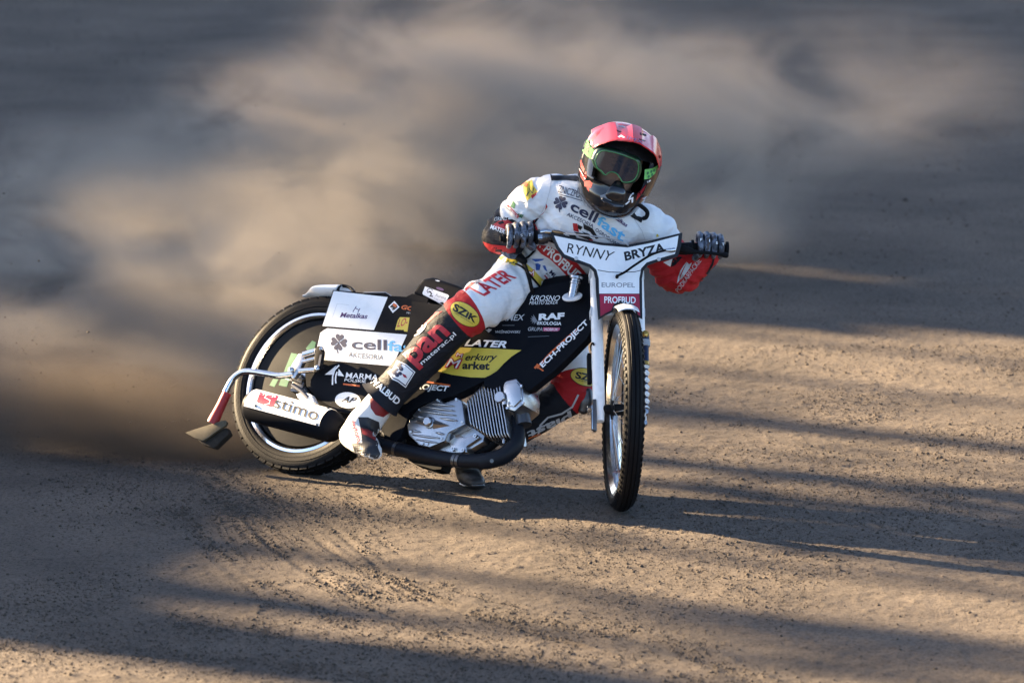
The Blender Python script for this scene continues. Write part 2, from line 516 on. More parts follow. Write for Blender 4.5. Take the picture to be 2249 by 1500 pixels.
gm = bpy.data.materials.new('shale'); gm.use_nodes = True
t = gm.node_tree; p = t.nodes['Principled BSDF']; p.inputs['Roughness'].default_value = .95; p.inputs['Specular IOR Level'].default_value = .15
tc = t.nodes.new('ShaderNodeTexCoord')
def noise_node(t, scale, detail, vec, rough=.6):
    n = t.nodes.new('ShaderNodeTexNoise'); n.inputs['Scale'].default_value = scale; n.inputs['Detail'].default_value = detail; n.inputs['Roughness'].default_value = rough
    t.links.new(vec, n.inputs['Vector']); return n.outputs['Fac']
def ramp(t, fac, stops, interp='LINEAR'):
    r = t.nodes.new('ShaderNodeValToRGB'); r.color_ramp.interpolation = interp
    while len(r.color_ramp.elements) < len(stops): r.color_ramp.elements.new(.5)
    for e, (pos, c) in zip(r.color_ramp.elements, stops): e.position = pos; e.color = (*c, 1)
    t.links.new(fac, r.inputs[0]); return r.outputs[0]
n1 = noise_node(t, 1.3, 6, tc.outputs['Object']); n2 = noise_node(t, 60, 4, tc.outputs['Object'], .7); n3 = noise_node(t, 160, 2, tc.outputs['Object'])
c1 = ramp(t, n1, [(.32, (.068, .056, .046)), (.68, (.122, .100, .080))])
c2 = ramp(t, n2, [(.30, (.50, .46, .44)), (.50, (1, 1, 1)), (.72, (1.15, 1.12, 1.08))])
mm = t.nodes.new('ShaderNodeMix'); mm.data_type = 'RGBA'; mm.blend_type = 'MULTIPLY'; mm.inputs[0].default_value = 1
t.links.new(c1, mm.inputs[6]); t.links.new(c2, mm.inputs[7])
mpp = t.nodes.new('ShaderNodeMapping'); mpp.inputs['Scale'].default_value = (.55, .45, 1); t.links.new(tc.outputs['Object'], mpp.inputs['Vector'])
n5 = noise_node(t, 190, 3, mpp.outputs[0], .75)
c5 = ramp(t, n5, [(.36, (.34, .32, .31)), (.47, (1, 1, 1)), (.66, (1.0, 1.0, 1.0)), (.74, (1.35, 1.33, 1.3))])  # dark specks put the clods' tiny shadows into the colour
mk = t.nodes.new('ShaderNodeMix'); mk.data_type = 'RGBA'; mk.blend_type = 'MULTIPLY'; mk.inputs[0].default_value = .85
t.links.new(mm.outputs[2], mk.inputs[6]); t.links.new(c5, mk.inputs[7]); t.links.new(mk.outputs[2], p.inputs['Base Color'])
bmp = t.nodes.new('ShaderNodeBump'); bmp.inputs['Strength'].default_value = .5; bmp.inputs['Distance'].default_value = .006
t.links.new(n3, bmp.inputs['Height']); t.links.new(bmp.outputs[0], p.inputs['Normal'])
me.materials.append(gm)

# loose clods of shale lying on the track (uncountable: one object)
def blob_set(pos, size, seed):
    r = np.random.default_rng(seed)
    base = np.array([[1, 0, 0], [-1, 0, 0], [0, 1, 0], [0, -1, 0], [0, 0, 1], [0, 0, -1.]])
    fc = np.array([[0, 2, 4], [2, 1, 4], [1, 3, 4], [3, 0, 4], [2, 0, 5], [1, 2, 5], [3, 1, 5], [0, 3, 5]])
    n = len(pos); th = r.uniform(0, 6.28, n); ct, st = np.cos(th), np.sin(th)
    V = base[None] * (r.uniform(.55, 1.3, (n, 6, 1))) * size[:, None, None]
    V[:, :, 2] *= .7
    X = V[:, :, 0] * ct[:, None] - V[:, :, 1] * st[:, None]; Yv = V[:, :, 0] * st[:, None] + V[:, :, 1] * ct[:, None]
    V = np.stack([X, Yv, V[:, :, 2]], 2) + pos[:, None, :]
    F = fc[None] + (np.arange(n) * 6)[:, None, None]
    return V.reshape(-1, 3), F.reshape(-1, 3)
def raw_obj(name, V, F, material):
    me = bpy.data.meshes.new(name)
    me.vertices.add(len(V)); me.vertices.foreach_set('co', V.ravel().astype(np.float32))
    me.loops.add(F.size); me.loops.foreach_set('vertex_index', F.ravel().astype(np.int32))
    me.polygons.add(len(F)); me.polygons.foreach_set('loop_start', np.arange(0, F.size, F.shape[1], dtype=np.int32))
    me.update(calc_edges=True); me.materials.append(material)
    o = bpy.data.objects.new(name, me); COL.objects.link(o); return o
N = 190000
uu = rng.uniform(-60, 2310, N); q = rng.uniform(0, 1, N)
yy = np.where(q < .8, rng.uniform(-2.9, 3.4, N), rng.uniform(3.4, 16.5, N))
D0 = (yy - CAM[1]) ; xx = CAM[0] + D0 * (uu - CX) / FPX * 1.01
cl = fbm(xx * 2.2, yy * 1.4, 3, 91)
keep = rng.uniform(0, 1, N) < np.clip(.36 + 1.7 * cl, .06, 1)
xx, yy = xx[keep], yy[keep]
sz = np.clip(np.exp(rng.normal(math.log(.0020), .50, len(xx))), .0011, .0085)
# crumbs lie thicker along the scuffed lines
for c_, w_, d_ in RUTS:
    k = int(len(c_) * 26 * w_ / .02); i = rng.integers(0, len(c_) - 1, k); f_ = rng.uniform(0, 1, (k, 1))
    P_ = c_[i] * (1 - f_) + c_[i + 1] * f_ + rng.normal(0, w_ * 1.3, (k, 2))
    brk = fbm(P_[:, 0] * 3, P_[:, 1] * 3, 2, 61) > -.08; P_ = P_[brk]
    xx = np.r_[xx, P_[:, 0]]; yy = np.r_[yy, P_[:, 1]]; sz = np.r_[sz, np.clip(np.exp(rng.normal(math.log(.0026), .5, len(P_))), .0012, .009)]
sz *= np.where(yy > 4, 1.25, 1)
dark = mat('shale_clod', (.078, .064, .052), .95, var=.45, vscale=40, spec=.15, dirt=0)
cv, cf = blob_set(np.stack([xx, yy, ground_h(xx.copy(), yy.copy()) + sz * .3], 1), sz, 3)
tag(raw_obj('shale_clods', cv, cf, dark), 'loose dark clods of shale scattered over the track', 'clods', None, 'stuff')

# ================================================================== added blockers, unseen past the left edge, that shade the track
def leafy_tree(name, x, y, h, cr, label, seed, trunk_r=.13, bare=.35, n=2600, group='added shade trees'):
    r = np.random.default_rng(seed)
    root = empty(name, (x, y, 0)); tag(root, label, 'tree', group)
    bark = mat('bark', (.11, .085, .06), .9, var=.3, vscale=8)
    pts = [(x, y, -.1), (x + .05, y, h * .3), (x - .04, y + .05, h * .6), (x, y, h * .95)]
    make('trunk', tube(pts, [trunk_r, trunk_r * .8, trunk_r * .5, .02], 10, smooth=4), bark, root)
    limbs = []
    for k in range(9):
        z0 = h * r.uniform(bare, .8); a = r.uniform(0, 6.28); L = cr * r.uniform(.6, .95)
        limbs.append(tube([(x, y, z0), (x + L * .5 * math.cos(a), y + L * .5 * math.sin(a), z0 + h * .06), (x + L * math.cos(a), y + L * math.sin(a), z0 + h * .16)], [.045, .03, .01], 6, smooth=2))
    make('limbs', merge(*limbs), bark, root)
    cen = []
    for k in range(26):
        zt = r.uniform(bare, 1.0); w = cr * (1 - ((zt - (bare + .35)) / .68) ** 2) ** .5 if abs((zt - (bare + .35)) / .68) < 1 else .1
        a = r.uniform(0, 6.28); q = w * r.uniform(.1, .9)
        cen.append((x + q * math.cos(a), y + q * math.sin(a), h * zt))
    cen = np.array(cen); k = r.integers(0, len(cen), n)
    P = cen[k] + r.normal(0, cr * .22, (n, 3))
    s = r.uniform(.05, .11, n); d1 = r.normal(0, 1, (n, 3)); d1 /= np.linalg.norm(d1, axis=1)[:, None]
    d2 = np.cross(d1, r.normal(0, 1, (n, 3))); d2 /= np.linalg.norm(d2, axis=1)[:, None]
    V = np.stack([P - d1 * s[:, None], P + d2 * s[:, None] * .6, P + d1 * s[:, None], P - d2 * s[:, None] * .6], 1).reshape(-1, 3)
    F = np.arange(n * 4).reshape(n, 4)
    leaf = mat('leaves', (.06, .10, .03), .7, var=.4, vscale=3)
    make('crown', (V, F.tolist()), leaf, root, fix=False)
    return root
FX = -22.0
blocker = empty('shade_wall', (FX, 6, 0)); tag(blocker, 'added unseen wall of panels past the left edge, shaped to shade the track', 'shade_wall')  # added blocker wall; its panel tops and gaps shape the shade
fm = mat('blocker_panel', (.20, .20, .21), .7, var=.2, vscale=4)
sa, ca = math.sin(SUN_AZ), math.cos(SUN_AZ)
tanel = math.tan(SUN_EL)
def blocker_y(s):                                   # where a ground line of given s (across the light) meets the added wall
    return (s - FX * sa) / ca
def panels(s0, s1, xb, jit=.3, z=0., w=.26):
    """panels whose shade reaches to x = xb at height z"""
    y0, y1 = blocker_y(s0), blocker_y(s1)
    n = max(1, int(round((y1 - y0) / w))); dy = (y1 - y0) / n
    for k in range(n):
        hh = z + (xb + rng.uniform(-jit, jit) - FX) / ca * tanel
        make('panel', box((FX + rng.uniform(-.02, .02), y0 + (k + .5) * dy, hh / 2), (1, 0, 0), (0, 1, 0), (0, 0, 1), .04, dy * .985, hh), fm, blocker)
panels(-7.0, -3.35, .4, .8)
panels(-3.35, -2.85, -3.2, .4)
panels(-2.85, -2.2, -.3, .6)
panels(-2.2, -1.2, -.85, .5)
panels(-1.2, -.2, -1.2, .3)
panels(-.2, .9, -1.75, .2)
panels(.9, 2.0, -.75, .5)
panels(2.0, 3.2, -.35, .3)
panels(3.2, 3.6, .2, .3)
panels(3.6, 3.9, 1.0, .3)
panels(3.9, 4.1, 2.2, .3)
panels(4.1, 4.3, 4.5, .3)
def gap_at(u, v, Y):
    p_ = PY(u, v, Y); return p_[0] * sa + p_[1] * ca, p_[0], p_[2]
GAPS = sorted([gap_at(590, 265, 6.8) + (.09,), gap_at(880, 355, 6.4) + (.05,)])  # gaps in the added wall that let light patches onto the dust
s_ = 4.3
for gs, gx, gz, gw in GAPS:
    if gs - gw > s_: panels(s_, gs - gw, -1.0, .1, 2.9, .5)
    panels(gs - gw, gs + gw, gx, .05, gz - .12, gw)
    s_ = gs + gw
panels(s_, 9.5, -1.0, .1, 3.2, .5)
panels(9.5, 22, -1.0, .1, 2.2, 1.0)
def far_at(s, l):                                 # a standing place given across (s) and along (l) the light
    return l * ca + s * sa, -l * sa + s * ca
# added unseen trees further out; their trunks cast the soft stripes on the shale
for k, (s, l, w, br_) in enumerate([(2.55, -30, .10, .7), (1.72, -28, .20, .7), (.82, -28, .22, .7), (-.55, -27, .10, .60), (-1.25, -26, .12, .62), (-1.85, -28, .14, .57), (-2.6, -27, .16, .54), (3.35, -30, .09, .7)]):
    x, y = far_at(s, l)
    leafy_tree('stripe_poplar', x, y, 16.4, .75, 'slender poplar with a bare lower trunk, added out of view to cast stripes', 50 + k, w, br_, 900 if br_ > .6 else 3200, 'added shade poplars')
x, y = far_at(.45, -15)  # added tree whose crown shades the rider's torso
leafy_tree('shade_lime', x, y, 9.0, 1.1, 'rounded lime tree added out of view to shade the rider', 91, .07, .56, 2600, 'added shade trees')
# ================================================================== thrown-up dust
def dust_volume(name, lo, hi, blobs, dens, nscale, ncut, label, color, aniso=.0, detail=4.0, stretch=False):
    c = (np.array(lo) + np.array(hi)) / 2; s = np.array(hi) - np.array(lo)
    o = make(name, box(c, (1, 0, 0), (0, 1, 0), (0, 0, 1), *s), None, fix=False, mats=[])
    m = bpy.data.materials.new(name); m.use_nodes = True; t = m.node_tree
    t.nodes.remove(t.nodes['Principled BSDF'])
    out = t.nodes['Material Output']
    pv = t.nodes.new('ShaderNodeVolumePrincipled'); pv.inputs['Color'].default_value = (*color, 1); pv.inputs['Anisotropy'].default_value = aniso
    t.links.new(pv.outputs[0], out.inputs['Volume'])
    tc = t.nodes.new('ShaderNodeTexCoord')
    acc = None
    def math_(op, a, b=None, c=None, clamp=False):
        n = t.nodes.new('ShaderNodeMath'); n.operation = op; n.use_clamp = clamp
        for i, v in enumerate((a, b, c)):
            if v is None: continue
            if isinstance(v, (int, float)): n.inputs[i].default_value = v
            else: t.links.new(v, n.inputs[i])
        return n.outputs[0]
    for (bc, br_, w) in blobs:
        mp = t.nodes.new('ShaderNodeVectorMath'); mp.operation = 'SUBTRACT'; t.links.new(tc.outputs['Object'], mp.inputs[0]); mp.inputs[1].default_value = bc
        dv = t.nodes.new('ShaderNodeVectorMath'); dv.operation = 'DIVIDE'; t.links.new(mp.outputs[0], dv.inputs[0]); dv.inputs[1].default_value = br_
        ln = t.nodes.new('ShaderNodeVectorMath'); ln.operation = 'LENGTH'; t.links.new(dv.outputs[0], ln.inputs[0])
        f = t.nodes.new('ShaderNodeMapRange'); f.interpolation_type = 'SMOOTHSTEP'
        f.inputs['From Min'].default_value = 1.0; f.inputs['From Max'].default_value = 0.0; f.inputs['To Min'].default_value = 0; f.inputs['To Max'].default_value = w
        t.links.new(ln.outputs['Value'], f.inputs['Value'])
        acc = f.outputs[0] if acc is None else math_('ADD', acc, f.outputs[0])
    vec = tc.outputs['Object']
    if stretch:                                   # wisps lie along the wind, up to the right
        mp = t.nodes.new('ShaderNodeMapping'); mp.inputs['Rotation'].default_value = (0, R_(38), 0); mp.inputs['Scale'].default_value = (.70, .8, 1.15)
        t.links.new(vec, mp.inputs['Vector']); vec = mp.outputs[0]
    n = noise_node(t, nscale, detail, vec, .62); n.node.inputs['Distortion'].default_value = .6
    k = t.nodes.new('ShaderNodeMapRange'); k.inputs['From Min'].default_value = ncut; k.inputs['From Max'].default_value = ncut + .18; k.interpolation_type = 'SMOOTHSTEP'
    t.links.new(n, k.inputs['Value'])
    d = math_('MULTIPLY', acc, k.outputs[0]); d = math_('MULTIPLY', d, dens)
    t.links.new(d, pv.inputs['Density'])
    o.data.materials.append(m)
    tag(o, label, 'dust', None, 'stuff')
    return o
def bp(u, v, Y, rx, ry, rz, w):
    return (tuple(PY(u, v, Y)), (rx, ry, rz), w)
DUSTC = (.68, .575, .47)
def Yfar(u):                                      # the cloud hangs in a bank slanting across the track, beyond the sunlit strip
    return 7.15 - (u - 300) * .00125
def bf_(u, v, rx, ry, rz, w): return bp(u, v, Yfar(u), rx, ry, rz, w)
dust = dust_volume('dust_cloud', (-6.2, 4.6, -.4), (3.0, 9.2, 4.2), [
    bf_(620, 400, 1.1, .8, .70, 1.0),
    bf_(575, 285, .5, .6, .36, 1.0),
    bf_(880, 380, .95, .8, .80, 1.0),
    bf_(1060, 160, 1.2, .8, .65, .7),
    bf_(1250, 400, .9, .8, .75, .9),
    bf_(1500, 250, 1.3, .8, .55, .5),
    bf_(1850, 200, 1.2, .8, .45, .25),
    bf_(1530, 470, .6, .7, .35, .6),
    bf_(130, 540, 1.4, .8, .70, 1.3),
    bf_(470, 560, 1.0, .8, .55, 1.1),
    bp(120, 620, 5.3, 1.4, .7, .50, 1.3),
    bp(560, 600, 5.0, .9, .6, .35, .8),
    bf_(900, 540, 1.0, .8, .45, .9),
    bf_(1250, 540, .8, .7, .35, .7),
], 3.6, 2.0, .385, 'tan dust cloud billowing behind the motorcycle and rider', DUSTC, stretch=True)
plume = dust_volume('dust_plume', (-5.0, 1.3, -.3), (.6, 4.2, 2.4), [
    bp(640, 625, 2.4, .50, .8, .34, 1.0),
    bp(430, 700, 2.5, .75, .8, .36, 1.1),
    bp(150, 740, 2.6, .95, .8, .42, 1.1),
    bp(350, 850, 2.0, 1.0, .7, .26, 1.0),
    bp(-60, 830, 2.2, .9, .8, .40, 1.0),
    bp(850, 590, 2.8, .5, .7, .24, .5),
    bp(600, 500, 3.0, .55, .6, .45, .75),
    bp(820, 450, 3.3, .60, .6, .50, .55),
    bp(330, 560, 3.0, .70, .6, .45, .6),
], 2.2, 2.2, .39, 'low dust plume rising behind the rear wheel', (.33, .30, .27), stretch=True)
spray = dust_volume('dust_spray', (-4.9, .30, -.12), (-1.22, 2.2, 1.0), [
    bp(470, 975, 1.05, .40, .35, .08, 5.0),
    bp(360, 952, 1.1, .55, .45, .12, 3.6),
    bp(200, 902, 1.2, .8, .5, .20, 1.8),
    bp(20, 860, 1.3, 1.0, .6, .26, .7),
], 2.6, 3.0, .30, 'dense dark spray of dirt thrown back by the rear wheel, colour darkened for shade', (.13, .108, .09))  # dirt spray whose dark soil colour also carries the shade there
# grains flying in the air behind the wheel (uncountable)
N = 900
q = rng.uniform(0, 1, N) ** .6; th = rng.normal(.30, .20, N)
u = 500 - q * 560; v = 985 - q * 640 * np.clip(th, -.05, 1.1); yv = .75 + rng.uniform(0, 1, N) * q * 1.6
u2 = rng.uniform(0, 1150, 200); v2 = rng.uniform(150, 900, 200); y2 = rng.uniform(.6, 3.2, 200)
P = np.array([PY(a, b, c) for a, b, c in zip(np.r_[u, u2], np.r_[v, v2], np.r_[yv, y2])]); P = P[P[:, 2] > .02]
fv, ff = blob_set(P, np.clip(np.exp(rng.normal(math.log(.0016), .55, len(P))), .0008, .006), 8)
tag(raw_obj('flying_grains', fv, ff, dark), 'grains of shale flying through the air behind the rear wheel', 'dirt', None, 'stuff')

# ================================================================== the motorcycle
Mrot = Matrix(((BX[0], BY[0], BZ[0], 0), (BX[1], BY[1], BZ[1], 0), (BX[2], BY[2], BZ[2], 0), (0, 0, 0, 1)))
bike = empty('speedway_motorcycle', BR, Mrot)
tag(bike, 'black and white speedway motorcycle sliding sideways with sponsor lettering and white number plate', 'motorcycle')
def sstep(a, b, x):
    t = np.clip((x - a) / (b - a), 0, 1); return t * t * (3 - 2 * t)
def PBf(u, v, fn):
    yb = -.11
    for _ in range(6):
        x, z = bxz(u, v, yb); yb = float(fn(x, z))
    return PB(u, v, yb), yb
# ---- rear wheel
RC = B(0, 0, .33)
rprof = [(-.040, .258), (-.047, .266), (-.050, .280), (-.0495, .283), (-.0515, .285), (-.052, .297), (-.0505, .299), (-.051, .302), (-.047, .313), (-.0455, .3135), (-.045, .316), (-.038, .322), (-.022, .3275), (0, .329)]
rprof = rprof + [(-d, r) for d, r in rprof[-2::-1]]
rim_r = make('rear_wheel', lathe(RC, -BY, [(-.045, .262), (-.047, .252), (-.040, .247), (-.030, .240), (.030, .240), (.040, .247), (.047, .252), (.045, .262), (.038, .256), (.028, .250), (-.028, .250), (-.038, .256)], 96, closed=True), CHROME, bike)
tb = [lathe(RC, -BY, rprof + [(.030, .252), (-.030, .252)], 96, closed=True)]
for k in range(54):
    a = 2 * math.pi * k / 54
    for row, d in enumerate((-.034, -.012, .012, .034)):
        aa = a + (row % 2) * math.pi / 54
        rad = BX * math.cos(aa) + BZ * math.sin(aa); tan = -BX * math.sin(aa) + BZ * math.cos(aa)
        dn = .0 if abs(d) < .02 else .0045
        tb.append(box(RC + rad * (.3255 - dn) - BY * d, rad, tan, BY, .010, .030, .018))
make('tyre', merge(*tb), RUBBER, rim_r)
disc = make('wheel_disc', lathe(RC, -BY, [(.020, .240), (.034, .236), (.040, .17), (.046, .10), (.050, .05), (.050, .0)], 96), CARBON, rim_r)
make('wheel_disc', lathe(RC, BY, [(.020, .240), (.034, .236), (.046, .10), (.050, .0)], 64), CARBON, rim_r)
bd = bvh_of(disc)
make('hub', lathe(RC, -BY, [(.03, .045), (.058, .045), (.062, .038), (.07, .036), (.072, .016), (.105, .016), (.108, .010), (.108, 0)], 32), STEEL, rim_r)
for poly in ([(640, 775), (654, 778), (630, 850), (612, 846)], [(672, 765), (686, 748), (694, 752), (690, 770), (676, 772)], [(600, 832), (612, 833), (603, 850), (592, 846)]):
    patch('sticker', poly, bd, GREENV, disc, .0012, 6)
lettering('IDI', (632, 812), (626, 832), (642, 816), bd, WVINYL, disc, weight=.01)
# ---- front wheel
FC = SC
fr = make('front_wheel', lathe(FC, SN, [(-.024, .302), (-.027, .296), (-.022, .288), (-.014, .276), (.014, .276), (.022, .288), (.027, .296), (.024, .302), (.017, .296), (.012, .286), (-.012, .286), (-.017, .296)], 96, closed=True), CHROME, bike)
fp = []
for deg in np.arange(-112, 113, 4.0):
    ph = R_(deg); gr = 0
    if abs(deg) <= 62 and (abs((deg % 24) - 12) > 9.5): gr = .0032
    fp.append((.0355 * math.sin(ph), .316 + (.036 - gr) * math.cos(ph)))
tb = [lathe(FC, SN, fp + [(.02, .292), (-.02, .292)], 120, closed=True)]
u1 = unit(SH - (SH @ SN) * SN); u2 = np.cross(SN, u1)
for k in range(84):
    a = 2 * math.pi * k / 84; rad = u1 * math.cos(a) + u2 * math.sin(a); tan = -u1 * math.sin(a) + u2 * math.cos(a)
    for sg in (-1, 1):
        c = FC + rad * (.316 + .0355 * math.cos(R_(68))) + SN * sg * .0355 * math.sin(R_(68))
        nn = unit(rad * math.cos(R_(68)) + SN * sg * math.sin(R_(68)))
        tb.append(box(c, nn, tan, np.cross(nn, tan), .005, .012, .012))
make('tyre', merge(*tb), RUBBER, fr)
make('hub', lathe(FC, SN, [(-.055, 0), (-.055, .016), (-.045, .018), (-.042, .034), (-.036, .036), (-.033, .02), (.033, .02), (.036, .036), (.042, .034), (.045, .018), (.075, .014), (.075, 0)], 32), MATTE, fr)
sp0 = None
for k in range(36):
    a = 2 * math.pi * k / 36; sg = 1 if k % 2 else -1; a2 = a + (.30 if (k // 2) % 2 else -.30)
    p0 = FC + SN * sg * .039 + (u1 * math.cos(a2) + u2 * math.sin(a2)) * .033
    p1 = FC + (u1 * math.cos(a) + u2 * math.sin(a)) * .281
    make('spoke', tube([p0, p1], .0013, 5), STEEL, fr)
# ---- fork, plate, bars
fork = make('fork', merge(*[tube([S(n, -.045, -.0), S(n, .02, 0), S(n, .30, 0), S(n, .52, 0)], [.017, .021, .021, .021], 20) for n in (.085, -.062)], *[box(S(.012, h, -.012), SN, SH, SF, .19, .03, .05) for h in (.36, .50)]), WHITE, bike)
make('dropout', prism([S(.108, .03, .02), S(.108, .03, -.022), S(.108, -.04, -.02), S(.108, -.085, 0), S(.108, -.085, .02), S(.108, -.03, .03)], -SN * .012), DKSTEEL, fork, bevel=.002)
make('axle_nut', lathe(S(.105, 0, 0), SN, [(0, .017), (.008, .017), (.008, .011), (.020, .011), (.022, .008), (.022, 0)], 6), STEEL, fork)
make('link', prism([S(.113, .01, .018), S(.113, -.012, .022), S(.113, -.078, .012), S(.113, -.078, -.006), S(.113, .008, -.012)], -SN * .006), STEEL, fork, bevel=.002)
make('fork_guard', box(S(.112, .16, -.03), SN, SH, SF, .014, .11, .03), MATTE, fork, bevel=.003)
make('hook', tube([S(.105, .225, -.02), S(.108, .235, .0), S(.104, .238, .02), S(.10, .228, .022)], .003, 8, smooth=4), MATTE, fork)
# right-hand shock absorber beside the wheel
def SX(u, v, off=.03): return PS(u, v, off)
sh_top, sh_bot = SX(1416, 737), SX(1418, 905)
ax = unit(sh_bot - sh_top); L = np.linalg.norm(sh_bot - sh_top)
shock = make('shock_absorber', lathe(sh_top, ax, [(.0, .006), (.0, .016), (.035, .017), (.04, .014), (.05, .0135), (.11, .0135), (.112, .010), (L, .008)], 24), DKBLUE, fork)
make('collar', lathe(sh_top, ax, [(.018, .0175), (.02, .019), (.040, .0185), (.042, .0165)], 24), GREYRUB, shock)
make('bolt', lathe(sh_top, SF, [(-.01, .013), (.016, .013), (.016, .009), (.022, .009), (.024, .005), (.024, 0)], 20), GOLD, shock)
make('seal_ring', lathe(sh_top + ax * .098, ax, [(0, .0142), (.003, .0152), (.012, .0152), (.014, .013)], 24), GOLD, shock)
bel = []
for k in range(43):
    s_ = .115 + (L - .128) * k / 42
    bel.append((s_, .0125 + .0040 * math.cos(k / 42 * 6 * 2 * math.pi) - .002 * k / 42))
make('bellows', lathe(sh_top, ax, bel, 28), BELLOW, shock, ang=60)
for v in (906, 930):
    make('bolt', lathe(SX(1418 if v < 920 else 1415, v), SF, [(-.012, .010), (.012, .010), (.012, .006), (.018, .006), (.018, 0)], 6), STEEL, shock)
# plate
PO = [(1208, 509), (1216, 512), (1260, 521), (1320, 533), (1378, 538), (1430, 528), (1499, 511), (1496, 540), (1489, 563), (1470, 569), (1444, 575), (1424, 582), (1413, 594), (1410, 612), (1411, 700), (1398, 694), (1394, 676), (1384, 667), (1362, 664), (1350, 672), (1346, 684), (1330, 692), (1314, 702), (1309, 640), (1308, 612), (1304, 596), (1294, 586), (1268, 577), (1236, 565), (1222, 545), (1213, 524)]
def curve_f(off, k):
    def g(u, v):
        p = PS(u, v, off); n = (p - SC) @ SN - .01
        return PS(u, v, off - k * n * n)
    return g
V2, F = fill2d(PO, 9); gP = curve_f(.085, .55)
Vp = np.array([gP(*q) for q in V2]); plate = make('number_plate', thick(Vp, F, -SF * .005), BLKP, bike, ang=50)
bpz = bvh_of(plate)
patch('white_panel', [(1217, 518), (1262, 527), (1320, 539), (1378, 544), (1430, 534), (1490, 518), (1487, 540), (1482, 558), (1444, 569), (1420, 577), (1408, 590), (1404, 612), (1404, 645), (1316, 645), (1315, 612), (1310, 593), (1297, 581), (1270, 571), (1240, 559), (1228, 543), (1221, 528)], bpz, WVINYL, plate, .0012, 8)
patch('crimson_panel', [(1317, 646), (1404, 646), (1406, 694), (1401, 691), (1397, 674), (1385, 663), (1362, 660), (1348, 668), (1342, 682), (1330, 688), (1319, 695)], bpz, CRIM, plate, .0012, 8)
def T5(s, bl, br, tl, m, tr=None, **k):
    q = Z5(bl, br, tl); return lettering(s, *q, bpz, m, plate, tr=None if tr is None else Z5(tr)[0], **k)
T5('RYNNY', (238, 170), (452, 213), (246, 124), BLKP, (480, 168))
T5('BRYZA', (530, 213), (730, 165), (522, 168), BLKP, (722, 121), weight=.035)
T5('EUROPEL', (412, 343), (578, 345), (412, 320), GREYP, weight=.005)
T5('PROFBUD', (425, 423), (582, 425), (425, 389), WVINYL, weight=.02)
patch('seam_line', stroke(Z5((392, 258), (450, 268), (520, 270), (580, 266), (612, 258)), 1.6), bpz, BLKP, plate, .002, 6)
for c in ((285, 200), (697, 204)):
    p_ = cast(bpz, Z5(c), .0)[0][0]; make('screw', lathe(p_, SF, [(0, .007), (.002, .007), (.004, .004), (.004, 0)], 16), LGREY, plate)
# small front mudguard over the tyre
fa = []
for dg in np.linspace(-20, 38, 12):
    c = FC + (SH * math.cos(R_(dg)) + SF * math.sin(R_(dg))) * .362
    nn = SH * math.cos(R_(dg)) + SF * math.sin(R_(dg))
    fa.append([c + SN * x - nn * (abs(x) / .036) ** 2.5 * .010 for x in np.linspace(-.036, .036, 9)])
fl = loft(fa, closed=False, cap=False)
make('front_mudguard', thick(fl[0], fl[1], (SH) * .005), WHITE, bike, ang=50)
# handlebar
def HB(u, v, f=-.02): return PS(u, v, f)
bar = make('handlebar', tube([HB(1098, 524), HB(1180, 521), HB(1215, 527), HB(1270, 556), HB(1340, 570), HB(1400, 570), HB(1450, 563), HB(1500, 546), HB(1530, 543), HB(1594, 546)], .0115, 16, smooth=6), MATTE, bike)
make('handlebar_brace', tube([HB(1262, 548), HB(1360, 548), HB(1458, 556)], .007, 12), MATTE, bar)
make('stem', tube([S(.01, .36, -.01), S(.01, .60, -.01)], .024, 20), DKSTEEL, bar)
gR0, gR1 = HB(1104, 524), HB(1178, 521); gL0, gL1 = HB(1520, 543), HB(1597, 547)
make('grip', tube([gR0, gR1], .0165, 20), MATTE, bar); make('grip', tube([gL0, gL1], .0165, 20), MATTE, bar)
for c, a in ((gR1, unit(gR1 - gR0)), (gL0, unit(gL0 - gL1)), (gL1, unit(gL1 - gL0))):
    make('grip_flange', lathe(c, a, [(-.006, .017), (-.005, .026), (.003, .026), (.005, .02), (.005, 0)], 24), MATTE, bar)
make('flange_ring', lathe(gL0, unit(gL0 - gL1), [(.005, .012), (.005, .021), (.009, .021), (.009, .012)], 24), GREYRUB, bar)
thr = make('throttle_housing', lathe(HB(1182, 521), unit(gR1 - gR0), [(0, .012), (0, .026), (.010, .028), (.020, .028), (.022, .024), (.032, .024), (.034, .019), (.044, .019), (.046, .012)], 28), DKSTEEL, bar)
make('cable_housing', tube([PS(1186, 510, .0), PS(1200, 508, .0), PS(1216, 510, .01)], [.010, .011, .008], 16), STEEL, thr)
make('clamp_block', box(PS(1186, 521, .02), SN, SH, SF, .016, .016, .014), STEEL, thr, bevel=.002)
make('cable_boot', tube([PS(1214, 510, .02), PS(1226, 512, .04), PS(1240, 514, .06)], [.007, .009, .0055], 14), MATTE, thr)
make('throttle_cable', tube([PS(1238, 514, .07), PS(1290, 518, .095), PS(1340, 524, .10), PS(1372, 534, .10), PS(1385, 545, .06)], .0028, 8, smooth=6), GREYRUB, thr)
